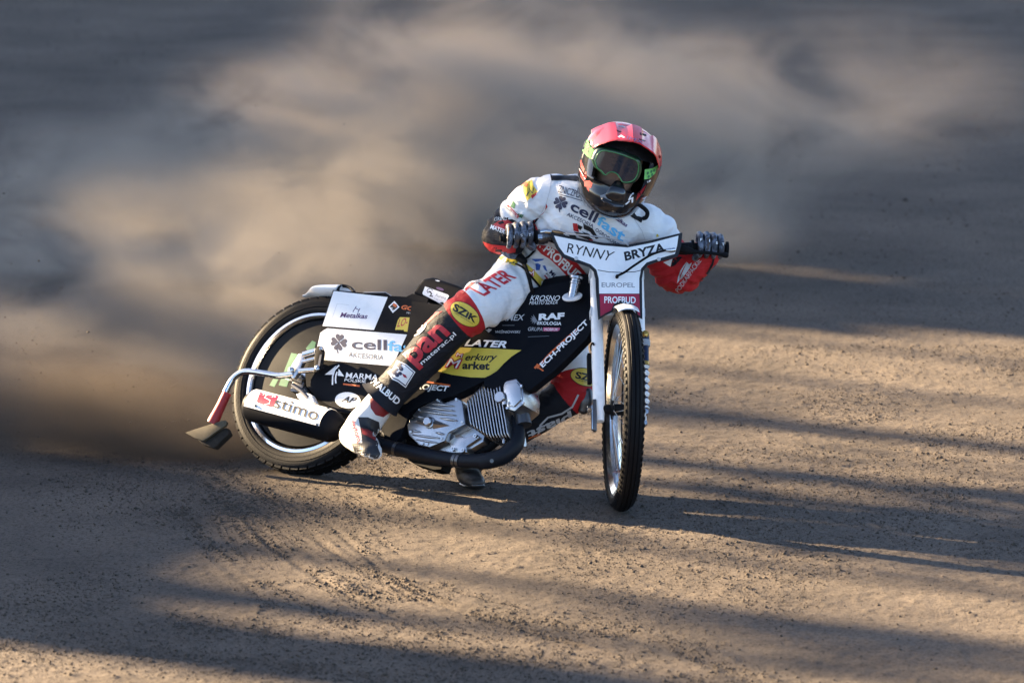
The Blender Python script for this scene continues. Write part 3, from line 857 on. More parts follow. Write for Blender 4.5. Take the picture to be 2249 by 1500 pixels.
# clutch lever
lev = make('clutch_lever', merge(tube([PS(1494, 546, .03), PS(1512, 551, .035), PS(1530, 554, .04), PS(1560, 556, .05), PS(1592, 560, .045)], [(.011, .014), (.010, .013), (.006, .007), (.005, .006), (.005, .006)], 12, smooth=4),
    tube([PS(1590, 560, .045), PS(1595, 561, .045)], .010, 14, dome=True)), MATTE, bar)
make('lever_perch', merge(tube([PS(1490, 545, .0), PS(1520, 544, .0)], .019, 18), box(PS(1500, 548, .02), SN, SH, SF, .035, .026, .04)), MATTE, lev, bevel=.002)
make('cable_adjuster', tube([PS(1462, 550, .088), PS(1472, 550, .085), PS(1480, 549, .075)], [.0045, .0075, .009], 14), STEEL, lev)
make('clutch_cable', tube([PS(1461, 550, .09), PS(1430, 560, .115), PS(1395, 582, .118), PS(1372, 598, .112), PS(1358, 605, .10)], .0042, 10, smooth=6), MATTE, lev)
make('cable_end', lathe(PS(1356, 606, .10), SF, [(-.012, .006), (.0, .006), (.004, .003), (.004, 0)], 14), MATTE, lev)
# ---- covers
def cov(x, z): return -.125 + .07 * sstep(.72, 1.18, x) - .010 * math.exp(-((x - .55) / .25) ** 2)
def cover(name, poly, fn, step, parent, m, full):
    V2, F = fill2d(poly, step); V = []; D = []
    for q in V2:
        p_, yb = PBf(q[0], q[1], fn); V.append(p_); D.append(BY * (full or .006))
    return make(name, thick(np.array(V), F, np.array(D)), m, parent, ang=50)
rear_poly = [(731, 637), (797, 643), (847, 643), (858, 650), (892, 652), (906, 645), (940, 655), (925, 720), (900, 800), (880, 900), (850, 985), (835, 960), (845, 912), (790, 910), (745, 904), (712, 884), (691, 868), (673, 848), (670, 820), (678, 800), (693, 767)]
front_poly = [(905, 662), (985, 672), (1060, 662), (1120, 645), (1165, 634), (1250, 617), (1314, 604), (1316, 690), (1250, 722), (1160, 770), (1105, 812), (1060, 838), (1000, 868), (930, 888), (900, 905), (880, 960), (850, 985), (842, 950), (870, 860), (890, 760)]
rcov = cover('rear_cover', rear_poly, lambda x, z: -.122, 12, bike, BLACK, 0)
V2, F = fill2d(rear_poly, 30)
make('rear_cover', thick(np.array([PB(q[0], q[1], -.122) + BY * .244 for q in V2]), F, BY * .006), BLACK, bike, ang=50)
fcov = cover('front_cover', front_poly, lambda x, z: cov(x, z) - .008, 12, bike, BLACK, .05)
beam_poly = [(1316, 668), (1314, 690), (1300, 722), (1290, 742), (1255, 778), (1220, 812), (1165, 856), (1120, 868), (1062, 846), (1064, 832), (1105, 806), (1160, 764), (1245, 716), (1295, 690)]
beam = cover('frame_cover', beam_poly, lambda x, z: cov(x, z) - .024, 10, bike, BLACK, .035)
ctop = tube([B(*v) for v in [(1.13, 0, .80), (1.0, 0, .775), (.85, 0, .735)]], [.055, .07, .08], 20, ref=BZ)
make('top_cover', ctop, BLACK, fcov)
# seat and tail
seat = make('seat', prism([PB(u, v, -.085) for u, v in [(905, 644), (916, 626), (929, 611), (950, 608), (1004, 626), (1055, 652), (1040, 668), (985, 678)]], BY * .17), BLACK, bike, bevel=.014, seg=3)
bseat = bvh_of(seat)
patch('sticker', Z4((1062, 133), (1290, 215), (1302, 230), (1252, 318), (1240, 318), (1042, 215), (1036, 200)), bseat, WVINYL, seat, .0015, 6)
lettering('Aurora', *Z4((1165, 232), (1268, 268), (1172, 200)), bseat, GREYP, seat, off=.003)
lettering('Ogniwa', *Z4((1150, 262), (1250, 292), (1155, 240)), bseat, LGREY, seat, off=.003)
patch('logo', stroke(Z4((1095, 200), (1082, 180), (1095, 158), (1122, 155), (1140, 175)), 2), bseat, GREYP, seat, .003, 4)
patch('logo', stroke(Z4((1098, 185), (1118, 190), (1128, 210), (1112, 228), (1140, 232)), 3), bseat, BLKP, seat, .003, 4)
patch('sticker', ellipse(Z4((1187, 62))[0], 7, 4.5, 20), bseat, WVINYL, seat, .0015, 5)
patch('sticker', ellipse(Z4((1212, 158))[0], 9, 3, 18), bseat, PURP, seat, .0015, 5)
tail = []
for s_ in np.linspace(0, 1, 14):
    u = 668 + (760 - 668) * s_; v0 = 645 - 6 * sstep(0, .3, s_)
    w = .012 + .058 * sstep(0, .5, s_); d = .004 + .020 * sstep(0, .6, s_)
    c = PB(u, v0 + 6, 0)
    tail.append([c + BY * w * math.cos(a) * 1.0 + BZ * d * math.sin(a) for a in np.linspace(0, 2 * np.pi, 16, endpoint=False)])
make('rear_mudguard', loft(tail), WHITE, bike)
make('tail_loop', tube([PB(742, 640, -.06), PB(744, 630, -.05), PB(752, 628, -.03), PB(768, 632, -.03), PB(778, 642, -.05)], .006, 8, smooth=5), MATTE, bike)
make('seat_cowl', prism([PB(u, v, -.05) for u, v in [(790, 645), (800, 640), (845, 640), (858, 651), (850, 665), (795, 660)]], BY * .10), GREYRUB, bike, bevel=.006)
# print on the rear cover
br_ = bvh_of(rcov)
def T4(s, bl, br, tl, m, **k): return lettering(s, *Z4(bl, br, tl), br_, m, rcov, **k)
patch('white_panel', Z4((150, 178), (690, 240), (552, 568), (38, 527)), br_, WVINYL, rcov, .001, 14)
patch('white_panel', [(706, 720), (894, 735), (862, 804), (691, 789)], br_, WVINYL, rcov, .001, 14)
T4('Metalkas', (212, 442), (487, 457), (218, 392), PURP, shear=.25, weight=.02)
for a in ([(342, 386), (376, 332)], [(362, 348), (400, 368)], [(392, 392), (414, 352)]): patch('logo', stroke(Z4(*a), 1.6), br_, PURP, rcov, .002, 4)
patch('panel_outline', stroke(Z4((120, 490), (185, 305), (300, 318)), .7), br_, LGREY, rcov, .0015, 6)
clover(Z4((203, 690))[0], 21, 8, br_, rcov)
T4('cell', (330, 758), (682, 772), (330, 652), NAVY, weight=.02)
T4('fast', (690, 775), (1000, 800), (692, 672), SKYB, weight=.02)
T4('AKCESORIA', (298, 836), (645, 868), (303, 788), BLKP)
patch('logo', Z4((60, 1014), (182, 918), (152, 968), (148, 1012)), br_, WVINYL, rcov, .001, 4)
patch('logo', Z4((200, 955), (256, 1030), (190, 1022)), br_, WVINYL, rcov, .001, 4)
patch('logo', stroke(Z4((205, 918), (160, 965), (140, 1030), (138, 1115)), 3.2), br_, WVINYL, rcov, .0015, 4)
patch('logo', stroke(Z4((185, 985), (172, 1020), (168, 1060), (172, 1100)), 3.2), br_, WVINYL, rcov, .0015, 4)
T4('MARMA', (268, 1046), (590, 1070), (278, 990), WVINYL, weight=.012)
T4('POLSKIE', (257, 1080), (470, 1096), (262, 1052), WVINYL, weight=.01)
patch('stripe', Z4((245, 1098), (410, 1120), (408, 1134), (245, 1114)), br_, ORNG, rcov, .001, 6)
patch('oval_sticker', ellipse(Z4((290, 1267))[0], 28, 17.5, 4), br_, WVINYL, rcov, .001, 6)
T4('AP', (212, 1285), (365, 1300), (240, 1225), BLKP, weight=.03, shear=.3, off=.0025)
patch('logo', Z4((695, 335), (755, 278), (808, 338), (740, 398)), br_, WVINYL, rcov, .001, 4)
patch('logo', Z4((712, 335), (752, 297), (790, 338), (742, 380)), br_, BLKP, rcov, .0018, 4)
patch('logo', Z4((748, 298), (785, 318), (770, 345), (740, 322)), br_, ORNG, rcov, .0025, 4)
patch('logo', stroke(Z4((715, 345), (735, 350), (730, 372), (755, 372)), 1.6), br_, WVINYL, rcov, .0028, 4)
T4('GC', (822, 360), (940, 380), (832, 316), ORNG, weight=.04, shear=.2)
T4('ENERGY', (942, 380), (1300, 412), (950, 333), WVINYL, weight=.04, shear=.2)
T4('PEOPLE & TECHNOLOGY', (876, 405), (1240, 445), (880, 387), LGREY)
patch('yellow_sticker', Z4((763, 566), (790, 470), (812, 440), (935, 444), (925, 470), (1050, 480), (1000, 580), (900, 586), (852, 582), (850, 566)), br_, YELL, rcov, .001, 5)
T4('LO-', (782, 540), (878, 520), (808, 460), REDV, weight=.01, off=.002)
T4('ST', (890, 575), (990, 580), (905, 490), BLKP, weight=.01, off=.002)
# print on the front cover
bf = bvh_of(fcov)
def T2(s, bl, br, tl, m, **k): return lettering(s, *Z2(bl, br, tl), bf, m, fcov, **k)
T2('KROSNO', (1572, 242), (1765, 243), (1580, 207), WVINYL, shear=.2)
T2('MIASTO SZKŁA', (1566, 268), (1752, 264), (1570, 246), WVINYL, shear=.25)
T2('AMEX', (1378, 376), (1530, 371), (1386, 337), LGREY, weight=.01, shear=.1)
T2('RAF', (1628, 372), (1797, 364), (1632, 328), WVINYL, weight=.05)
T2('EKOLOGIA', (1620, 400), (1778, 404), (1624, 378), WVINYL, weight=.02)
T2('GRUPA', (1558, 440), (1655, 442), (1562, 416), LGREY, shear=.1)
patch('sticker', Z2((1660, 418), (1770, 420), (1765, 443), (1660, 442)), bf, PINK, fcov, .001, 5)
T2('MOBRUK', (1668, 440), (1755, 440), (1670, 423), WVINYL, off=.002)
star = []
for k in range(16):
    a = R_(110 + k * 15); r = 30 if k % 2 == 0 else 14
    star.append((1605 + r * math.cos(a) * 1.1, 365 - r * math.sin(a) * 1.2))
patch('logo', Z2(*star), bf, GREYP, fcov, .001, 4)
patch('logo', stroke(Z2((1390, 404), (1470, 404)), .8), bf, GREYP, fcov, .001, 5)
T2('WIŚNIOWSKI', (1342, 456), (1506, 456), (1346, 433), LGREY, weight=.005, shear=.1)
patch('logo', stroke(Z2((1280, 430), (1300, 450), (1320, 432), (1300, 425), (1290, 440)), 1.4), bf, LGREY, fcov, .001, 3)
T2('LATER', (1140, 540), (1415, 553), (1155, 495), WVINYL, weight=.035, shear=.15)
patch('yellow_panel', Z2((1100, 548), (1300, 556), (1515, 567), (1450, 610), (1400, 655), (1345, 715), (1275, 748), (1180, 746), (1060, 730), (920, 694), (980, 620)), bf, YELL, fcov, .001, 10)
T2('M', (1080, 610), (1132, 622), (1085, 578), REDV, weight=.06, shear=.1)
T2('M', (1086, 606), (1126, 617), (1091, 583), WVINYL, weight=.0, shear=.1, off=.003)
T2('erkury', (1142, 650), (1352, 648), (1150, 592), BLKP, weight=.02, shear=.3)
T2('M', (1008, 682), (1110, 694), (1030, 614), REDV, weight=.06, shear=.1)
T2('M', (1018, 676), (1098, 687), (1040, 622), WVINYL, weight=.0, shear=.1, off=.003)
T2('arket', (1125, 693), (1305, 698), (1130, 640), BLKP, weight=.035)
T2('PROJECT', (790, 832), (1032, 850), (800, 785), WVINYL, weight=.03, shear=.15)
patch('stripe', Z2((840, 762), (1048, 795), (1046, 806), (840, 772)), bf, ORNG, fcov, .001, 6)
patch('label_edge', stroke(Z2((1560, 480), (1790, 470)), .7), bf, GREYP, fcov, .001, 6)
bb = bvh_of(beam)
def TB(s, bl, br, tl, m, **k): return lettering(s, *Z2(bl, br, tl), bb, m, beam, **k)
TB('T', (1650, 718), (1672, 690), (1598, 684), ORNG, weight=.04)
TB('ECH-PROJECT', (1664, 692), (1968, 398), (1634, 658), WVINYL, weight=.03)
patch('stripe', Z2((1612, 680), (1700, 585), (1800, 492), (1885, 420), (1890, 426), (1805, 502), (1708, 594), (1622, 690)), bb, ORNG, beam, .001, 5)
# fuel filler
fil = make('fuel_filler', lathe(PB(1257, 655, -.105), unit(BZ * .95 + BX * .0 - BY * .1), [(0, .017), (.05, .017), (.052, .019), (.058, .019), (.06, .0165), (.068, .0165), (.070, .0235), (.078, .0235), (.080, .019), (.080, 0)], 32), ALLOY, bike)
make('filler_ring', lathe(PB(1257, 653, -.108), unit(BZ * .75 - BY * .65 - BX * .0), [(-.004, .026), (-.002, .034), (.004, .036), (.007, .033), (.006, .025)], 40), WHITE, fil)
# ---- engine
def E(*p): return ZE(*p)
def prism_px(pts, yb, depth): return prism([PB(u, v, yb) for u, v in pts], BY * depth)
eng = make('engine', prism_px(E((175, 690), (215, 610), (300, 500), (440, 430), (540, 385), (590, 440), (750, 380), (800, 420), (832, 680), (650, 770), (600, 870), (430, 940), (310, 915), (190, 800)), -.145, .05), ALLOY, bike, bevel=.005)
make('crankcase', prism_px(E((230, 700), (420, 460), (780, 420), (980, 640), (1060, 800), (1040, 880), (900, 960), (720, 1010), (440, 960), (280, 900)), -.10, .16), ALLOY, eng, bevel=.006)
for a, b in [((455, 447), (715, 475)), ((372, 482), (722, 530)), ((320, 530), (735, 582)), ((258, 588), (375, 606)), ((555, 612), (752, 640)), ((202, 742), (330, 770)), ((505, 775), (600, 795)), ((240, 803), (560, 842)), ((282, 855), (525, 892))]:
    q = E(a, b); make('rib', tube([PB(*q[0], -.146), PB(*[(q[0][i] + q[1][i]) / 2 for i in (0, 1)], -.1485), PB(*q[1], -.146)], [(.0025, .002), (.005, .005), (.0025, .002)], 10, smooth=5, dome=True), ALLOY, eng)
c_ = PB(*E((435, 665))[0], -.145)
make('shaft_boss', lathe(c_, -BY, [(0, .022), (.006, .021), (.008, .0165), (.020, .016), (.023, .013), (.023, 0)], 32), ALLOY, eng)
for tip, s1, s2 in (((225, 655), (400, 610), (400, 710)), ((665, 697), (470, 620), (470, 735))):
    q = [PB(*x, -.1455) for x in E(tip, s1, s2)]; q2 = PB(*E(((s1[0] + s2[0]) / 2, (s1[1] + s2[1]) / 2))[0], -.158)
    make('boss_web', (np.array([q[0], q[1], q[2], q2]), [[0, 1, 3], [0, 3, 2], [1, 2, 3], [0, 2, 1]]), ALLOY, eng)
for u, v in E((528, 408), (740, 402), (806, 662), (574, 848), (412, 908), (355, 905), (222, 770), (320, 520)):
    make('bolt', lathe(PB(u, v, -.145), -BY, [(0, .0048), (.005, .0048), (.005, .003), (.002, .003), (.002, 0)], 8), STEEL, eng)
for u, v in E((712, 970), (825, 985), (965, 820)):
    make('bolt', lathe(PB(u, v, -.118), -BY, [(0, .007), (.012, .007), (.012, .004), (.006, .004), (.006, 0)], 10), STEEL, eng)
make('mount_lug', prism_px(E((640, 880), (740, 800), (830, 830), (960, 790), (1000, 830), (850, 930), (860, 1000), (700, 1000)), -.118, .06), ALLOY, eng, bevel=.004)
make('inner_panel', prism([PB(u, v, -.05) for u, v in [(800, 830), (1010, 850), (1005, 985), (940, 1000), (880, 992), (835, 985), (790, 930)]], BY * .012), MATTE, bike)
make('lower_frame', merge(tube([PB(*q, -.05) for q in E((0, 850), (300, 950), (700, 1060), (1000, 1000), (1300, 800))], .016, 12, smooth=4), prism_px(E((150, 1050), (300, 980), (600, 1080), (560, 1190), (480, 1195), (330, 1150), (240, 1120)), -.03, .06)), MATTE, bike)
p0, p1 = np.array(bxz(*E((1225, 150))[0], -.135)), np.array(bxz(*E((1345, 860))[0], -.135))
pd = unit(p1 - p0); ad = np.array([-pd[1], pd[0]])
if ad[0] < 0: ad = -ad
f0 = np.array(bxz(*E((868, 545))[0], -.135)); f1 = np.array(bxz(*E((1270, 520))[0], -.135))
span = (f1 - f0) @ ad; NF = 13
def BV(xz, yb): return B(xz[0], yb, xz[1])
P3, A3 = BX * pd[0] + BZ * pd[1], BX * ad[0] + BZ * ad[1]
cc0 = f0 + pd * ((f1 - f0) @ pd) * .0
make('cylinder_barrel', tube([BV(f0 - ad * .02, -.05), BV(f0 + ad * (span + .02), -.05)], .058, 32), DKSTEEL, eng)
def rrect(hx, hy, r, n=4):
    out = []
    for sx, sy, a0 in ((1, 1, 0), (-1, 1, 90), (-1, -1, 180), (1, -1, 270)):
        for k in range(n + 1):
            a = R_(a0 + 90 * k / n); out.append((sx * (hx - r) + r * math.cos(a), sy * (hy - r) + r * math.sin(a)))
    return out
for k in range(NF):
    t_ = k / (NF - 1)
    cen = f0 + ad * span * t_ + pd * (((f1 - f0) @ pd) * t_ + (.0))
    hl = .056 + .050 * min(1, t_ * 2.2); hw = .060 + .006 * min(1, t_ * 2)
    pts = [BV(cen, -.070) + P3 * a + BY * b for a, b in rrect(hl, hw, .020)]
    make('fin', prism([p_ - A3 * .002 for p_ in pts], A3 * .0042), ALLOY, eng, bevel=.0009, seg=1)
hd_poly = E((1240, 215), (1300, 185), (1415, 160), (1480, 240), (1500, 330), (1490, 455), (1395, 535), (1310, 505), (1280, 360))
head = make('cylinder_head', prism_px(hd_poly, -.130, .12), ALLOY, bike, bevel=.007)
make('head_side_cover', prism_px(E((1270, 230), (1330, 205), (1420, 195), (1465, 260), (1470, 400), (1390, 480), (1330, 470), (1300, 360)), -.138, .02), ALLOY, head, bevel=.004)
make('rocker_cover', lathe(PB(*E((1250, 385))[0], -.128), -BY, [(0, .0215), (.014, .0215), (.018, .0185), (.018, 0)], 36), ALLOY, head)
make('rocker_tab', box(PB(*E((1285, 440))[0], -.146), A3, BY, P3, .014, .01, .012), ALLOY, head, bevel=.002)
make('exhaust_port', tube([BV(f0 + ad * (span + .03) + pd * .03, -.06), BV(f0 + ad * (span + .03) + pd * .09, -.06)], .03, 20), DKSTEEL, head)
make('pushrod_tube', tube([PB(*q, -.11) for q in E((1285, 700), (1275, 900))], .006, 10), ALLOY, head)
for u, v in E((1480, 250), (1500, 440), (1320, 500)):
    make('bolt', lathe(PB(u, v, -.13), -BY, [(0, .005), (.006, .005), (.006, 0)], 6), STEEL, head)
# ---- exhaust
pp = [(1128, 918, -.06), (1137, 950, -.07), (1131, 978, -.09), (1106, 1001, -.105), (1075, 1011, -.115), (1030, 1012, -.122), (975, 1007, -.130), (915, 996, -.138), (850, 980, -.148), (795, 962, -.160), (745, 945, -.172)]
exh = make('exhaust_pipe', tube([PB(*q) for q in pp], [.024, .025, .026, .026, .026, .0245, .0245, .0245, .0245, .024, .024], 24, smooth=6), PIPE, bike)
make('pipe_guard', tube([PB(*q) for q in pp[1:5]] + [PB(1058, 1013, -.118)], [.0275, .029, .0295, .0295, .029], 24, smooth=6), PIPE, exh)
g_ = PB(1080, 1012, -.115); d_ = unit(CAM - g_); make('bolt', lathe(g_ + d_ * .027, d_, [(0, .007), (.004, .007), (.004, .004), (.002, .004), (.002, 0)], 14), DKSTEEL, exh)
for u, v, yb in ((1002, 1010, -.126), (1010, 1011, -.125), (872, 986, -.144)):
    a = PB(u - 3, v - .8, yb); b = PB(u + 3, v + .8, yb); make('clamp', tube([a, b], .0265, 24), DKSTEEL, exh)
m0, m1 = PB(742, 940, -.185), PB(549, 889, -.185); md = unit(m1 - m0); ML = np.linalg.norm(m1 - m0)
muf = make('silencer', lathe(m0, md, [(-.02, .024), (-.015, .030), (.012, .052), (.03, .058), (ML - .02, .058), (ML - .008, .055), (ML, .048), (ML, .020), (ML - .03, .018), (ML - .03, 0)], 40), BLACK, bike)
up_ = unit(BZ - (BZ @ md) * md); sd_ = np.cross(md, up_)
if sd_ @ (CAM - m0) < 0: sd_ = -sd_
rings = []
for s_ in np.linspace(.038, ML - .02, 14):
    rings.append([m0 + md * s_ + .0592 * (up_ * math.sin(a) + sd_ * math.cos(a)) for a in np.linspace(R_(-18), R_(150), 24)])
l_ = loft(rings, closed=False, cap=False)
nrm = np.array([unit((p_ - m0) - ((p_ - m0) @ md) * md) for p_ in l_[0]])
wrap = make('white_heat_shield', thick(l_[0], l_[1], nrm * .0018), WHITE, muf)
bw = bvh_of(wrap)
patch('logo_square', Z3((575, 772), (690, 792), (700, 800), (655, 888), (640, 894), (542, 862), (534, 850), (562, 778)), bw, CRIM, wrap, .001, 5)
patch('logo', stroke(Z3((655, 795), (610, 805), (590, 825), (630, 845), (625, 868), (580, 880)), 2), bw, WVINYL, wrap, .002, 4)
lettering('stimo', *Z3((650, 893), (962, 992), (676, 822)), bw, BLKP, wrap, tr=Z3((990, 915))[0], weight=.004, off=.0035)
for c in Z3((527, 884), (967, 1017), (618, 765), (1045, 905)):
    p_, ok = cast(bw, [c], 0.)
    if ok[0]: make('rivet', lathe(p_[0], unit(CAM - p_[0]), [(-.002, .005), (.003, .005), (.003, .002), (.0, .002)], 12), DKSTEEL, muf)
make('silencer_bracket', prism([PB(u, v, -.17) for u, v in Z3((815, 800), (870, 785), (920, 800), (950, 860), (900, 870), (830, 830))], BY * .03), WHITE, muf, bevel=.003)
make('silencer_stay', tube([PB(*q, -.165) for q in Z3((790, 735), (850, 775), (905, 830))], .009, 12), DKSTEEL, muf)
# ---- dirt deflector
dfl = make('dirt_deflector', tube([PB(*q, -.15) for q in Z3((800, 655), (740, 665), (680, 668), (600, 655), (500, 640), (430, 645), (375, 680), (340, 730), (312, 785))], .0115, 16, smooth=5), STEEL, bike)
make('red_sleeve', tube([PB(*q, -.15) for q in Z3((322, 790), (280, 880), (228, 985), (215, 1010))], [(.017, .017), (.0175, .0175), (.021, .021), (.021, .021)], 18, smooth=3), SLEEVE_RED, dfl)
make('blade', prism([PB(u, v, -.16) for u, v in Z3((20, 1075), (90, 1050), (180, 1022), (280, 990), (305, 985), (320, 1000), (312, 1025), (255, 1062), (190, 1110), (150, 1135), (90, 1115))], BY * .012), TANPLY, dfl, bevel=.003)
make('caked_mud', prism([PB(u, v, -.145) for u, v in [(430, 962), (470, 948), (497, 938), (503, 952), (488, 966), (470, 984), (445, 976)]], BY * .03), mat('mud', (.022, .017, .013), .95, var=.4, vscale=40, bump=.6, bscale=60), dfl, bevel=.006)
make('hinge_block', prism([PB(u, v, -.155) for u, v in Z3((770, 620), (835, 508), (875, 508), (870, 560), (830, 650), (800, 690), (765, 670))], BY * .02), ALLOY, bike, bevel=.004)
br2 = make('deflector_bracket', prism([PB(u, v, -.16) for u, v in Z3((950, 480), (975, 452), (1005, 460), (1018, 500), (1000, 620), (965, 645), (940, 640))], BY * .008), MATTE, bike, bevel=.003)
make('slot', prism([PB(u, v, -.1615) for u, v in Z3((985, 520), (1000, 515), (985, 600), (968, 605))], BY * .002), DKSTEEL, br2)
for a, b, r in (((840, 635), (960, 625), .010), ((870, 520), (955, 495), .012), ((860, 570), (950, 545), .007)):
    q = Z3(a, b); make('cross_bolt', tube([PB(*q[0], -.150), PB(*q[1], -.150)], r, 14), STEEL, br2)
for c, r in (((788, 628), .010), ((975, 618), .010), ((1003, 480), .007)):
    q = Z3(c)[0]; make('bolt_head', lathe(PB(*q, -.158), -BY, [(0, r), (.010, r), (.012, r * .7), (.012, r * .45), (.006, r * .45), (.006, 0)], 14), STEEL, br2)
make('chain_adjuster', merge(tube([PB(*q, -.10) for q in Z3((780, 700), (860, 740), (900, 800))], .010, 10), tube([PB(*q, -.11) for q in Z3((800, 690), (870, 715))], .013, 10), box(PB(*Z3((850, 760))[0], -.09), BX, BY, BZ, .05, .05, .04)), DKSTEEL, bike, bevel=.002)
# foot peg and rear linkage near the boot
make('foot_peg', tube([PB(838, 985, -.10), PB(822, 968, -.24)], .012, 12), DKSTEEL, bike)
make('linkage', merge(tube([PB(*q, -.11) for q in ((832, 945), (862, 962), (890, 970))], .010, 10), tube([PB(*q, -.12) for q in ((842, 950), (870, 985))], .008, 10)), DKSTEEL, bike)

# ================================================================== the rider
def T_at(limb, u, v):
    q, ok = cast(bb_, [(u, v)], 0.); return float(along(q, limb)[0][0])
ridP = ground_pt(1045, 1073)
rider = empty('person', (ridP[0], ridP[1], 0))
tag(rider, 'rider in white, red and black race suit and red helmet leaning into the turn', 'person')
MPX = 1 / 633.0
def remeshed(geos, voxel, smooth=6):
    """fuse overlapping closed shapes into one continuous surface"""
    me = bpy.data.meshes.new('tmp'); V, F = merge(*geos)
    me.from_pydata(V.tolist(), [], [list(map(int, f)) for f in F])
    bm = bmesh.new(); bm.from_mesh(me); bmesh.ops.recalc_face_normals(bm, faces=bm.faces); bm.to_mesh(me); bm.free()
    o = bpy.data.objects.new('tmp', me); COL.objects.link(o)
    m = o.modifiers.new('r', 'REMESH'); m.mode = 'VOXEL'; m.voxel_size = voxel
    s = o.modifiers.new('s', 'SMOOTH'); s.iterations = smooth; s.factor = .5
    dg = bpy.context.evaluated_depsgraph_get()
    m2 = bpy.data.meshes.new_from_object(o.evaluated_get(dg))
    V = np.array([v.co[:] for v in m2.vertices]); F = [list(p.vertices) for p in m2.polygons]
    bpy.data.objects.remove(o); bpy.data.meshes.remove(me); bpy.data.meshes.remove(m2)
    return V, F
def vert_normals(V, F):
    N = np.zeros_like(V); Fa = np.array([f if len(f) == 4 else f + f[-1:] for f in F])
    n = np.cross(V[Fa[:, 2]] - V[Fa[:, 0]], V[Fa[:, 3]] - V[Fa[:, 1]])
    for k in range(4): np.add.at(N, Fa[:, k], n)
    return N / np.maximum(np.linalg.norm(N, axis=1), 1e-12)[:, None]
gRc, gLc = (gR0 + gR1) / 2, (gL0 + gL1) / 2
aR, aL = unit(gR1 - gR0), unit(gL0 - gL1)
WR = gRc - SF * .085 + SH * .012 - aR * .012; WL = gLc - SF * .085 + SH * .012 - aL * .005
# joints: position, half-widths
leg_r = [PB(1140, 622, -.07), PB(1085, 655, -.16), PB(1022, 692, -.225), PB(965, 745, -.225), PB(905, 812, -.22), PB(848, 868, -.215)]
leg_r_r = [.098, .088, .078, .074, .068, .062]
leg_l = [PB(1200, 645, .09), PB(1228, 735, .16), PB(1256, 850, .19), PB(1212, 893, .18), PB(1135, 945, .16), PB(1050, 1003, .14), PB(1028, 1020, .135)]
leg_l_r = [.10, .090, .076, .066, .058, .052, .047]
arm_r = [PY(1222, 432, .43), PY(1182, 440, .45), PY(1130, 482, .50), PY(1094, 520, .52), PY(1108, 523, .44), WR]
arm_r_r = [.082, .080, .069, .058, .052, .042]
arm_l = [PY(1412, 492, .42), PY(1440, 520, .44), PY(1466, 570, .47), PY(1490, 604, .48), PY(1518, 582, .45), WL]
arm_l_r = [.080, .080, .074, .072, .066, .050]
tors = [((1132, 668), .56, 28, 66, .10), ((1148, 632), .56, 30, 84, .125), ((1192, 582), .53, 34, 80, .115), ((1250, 530), .47, 31, 92, .12), ((1300, 482), .42, 27, 108, .125), ((1318, 450), .40, 24, 112, .115), ((1332, 425), .385, 22, 82, .085), ((1342, 402), .375, 20, 46, .062), ((1350, 380), .36, 20, 42, .06)]
trings = []
tc_, th_, ta_, td_ = [], [], [], []
for (c, Yv, ang, hw, hd) in tors:
    tc_.append(PY(*c, Yv)); a = R_(ang)
    ta_.append(unit(RT * math.cos(a) - UP * math.sin(a))); th_.append(hw * MPX); td_.append(hd)
tcs, tw = spline(np.array(tc_), np.stack([th_, td_], 1), 4); tas = spline(np.array(ta_), n=4)
for i in range(len(tcs)):
    T = unit(np.gradient(tcs, axis=0)[i]); ax_ = unit(tas[i] - (tas[i] @ T) * T); dp = np.cross(T, ax_)
    q = np.linspace(0, 2 * np.pi, 32, endpoint=False); ce, se = np.cos(q), np.sin(q)
    trings.append(tcs[i] + np.outer(np.sign(ce) * np.abs(ce) ** .85 * tw[i][0], ax_) + np.outer(np.sign(se) * np.abs(se) ** .85 * tw[i][1], dp))
HCEN = PY(1361, 364, .30)
hy = unit((math.sin(R_(4)) * math.cos(R_(4)), -math.cos(R_(4)) * math.cos(R_(4)), -math.sin(R_(4))))
hz0 = unit(np.array([0, 0, 1.]) - hy[2] * hy); hx0 = np.cross(hz0, hy)
if hx0[0] < 0: hx0 = -hx0
ro = R_(20)
hz = hz0 * math.cos(ro) + hx0 * math.sin(ro); hx = hx0 * math.cos(ro) - hz0 * math.sin(ro)
def H(x, y, z): return HCEN + hx * x + hy * y + hz * z
# head inside the helmet: skull, jaw, nose, brow
skull = tube([H(0, -.01, -.11), H(0, -.01, -.05), H(0, -.02, .03), H(0, -.02, .09)], [(.045, .05), (.068, .080), (.076, .092), (.05, .06)], 24, ref=hy, smooth=4, dome=True)
nose = tube([H(0, .075, .015), H(0, .095, -.025), H(0, .085, -.038)], [.009, .014, .011], 12, dome=True)
neck = tube([tc_[6], H(0, -.03, -.10)], .058, 20)
geos = [loft(trings), tube(leg_r, leg_r_r, 24, smooth=5, dome=True), tube(leg_l, leg_l_r, 24, smooth=5, dome=True), tube(arm_r, arm_r_r, 24, smooth=5, dome=True), tube(arm_l, arm_l_r, 24, smooth=5, dome=True), skull, nose, neck]
bV, bF = remeshed(geos, .0065, 8)
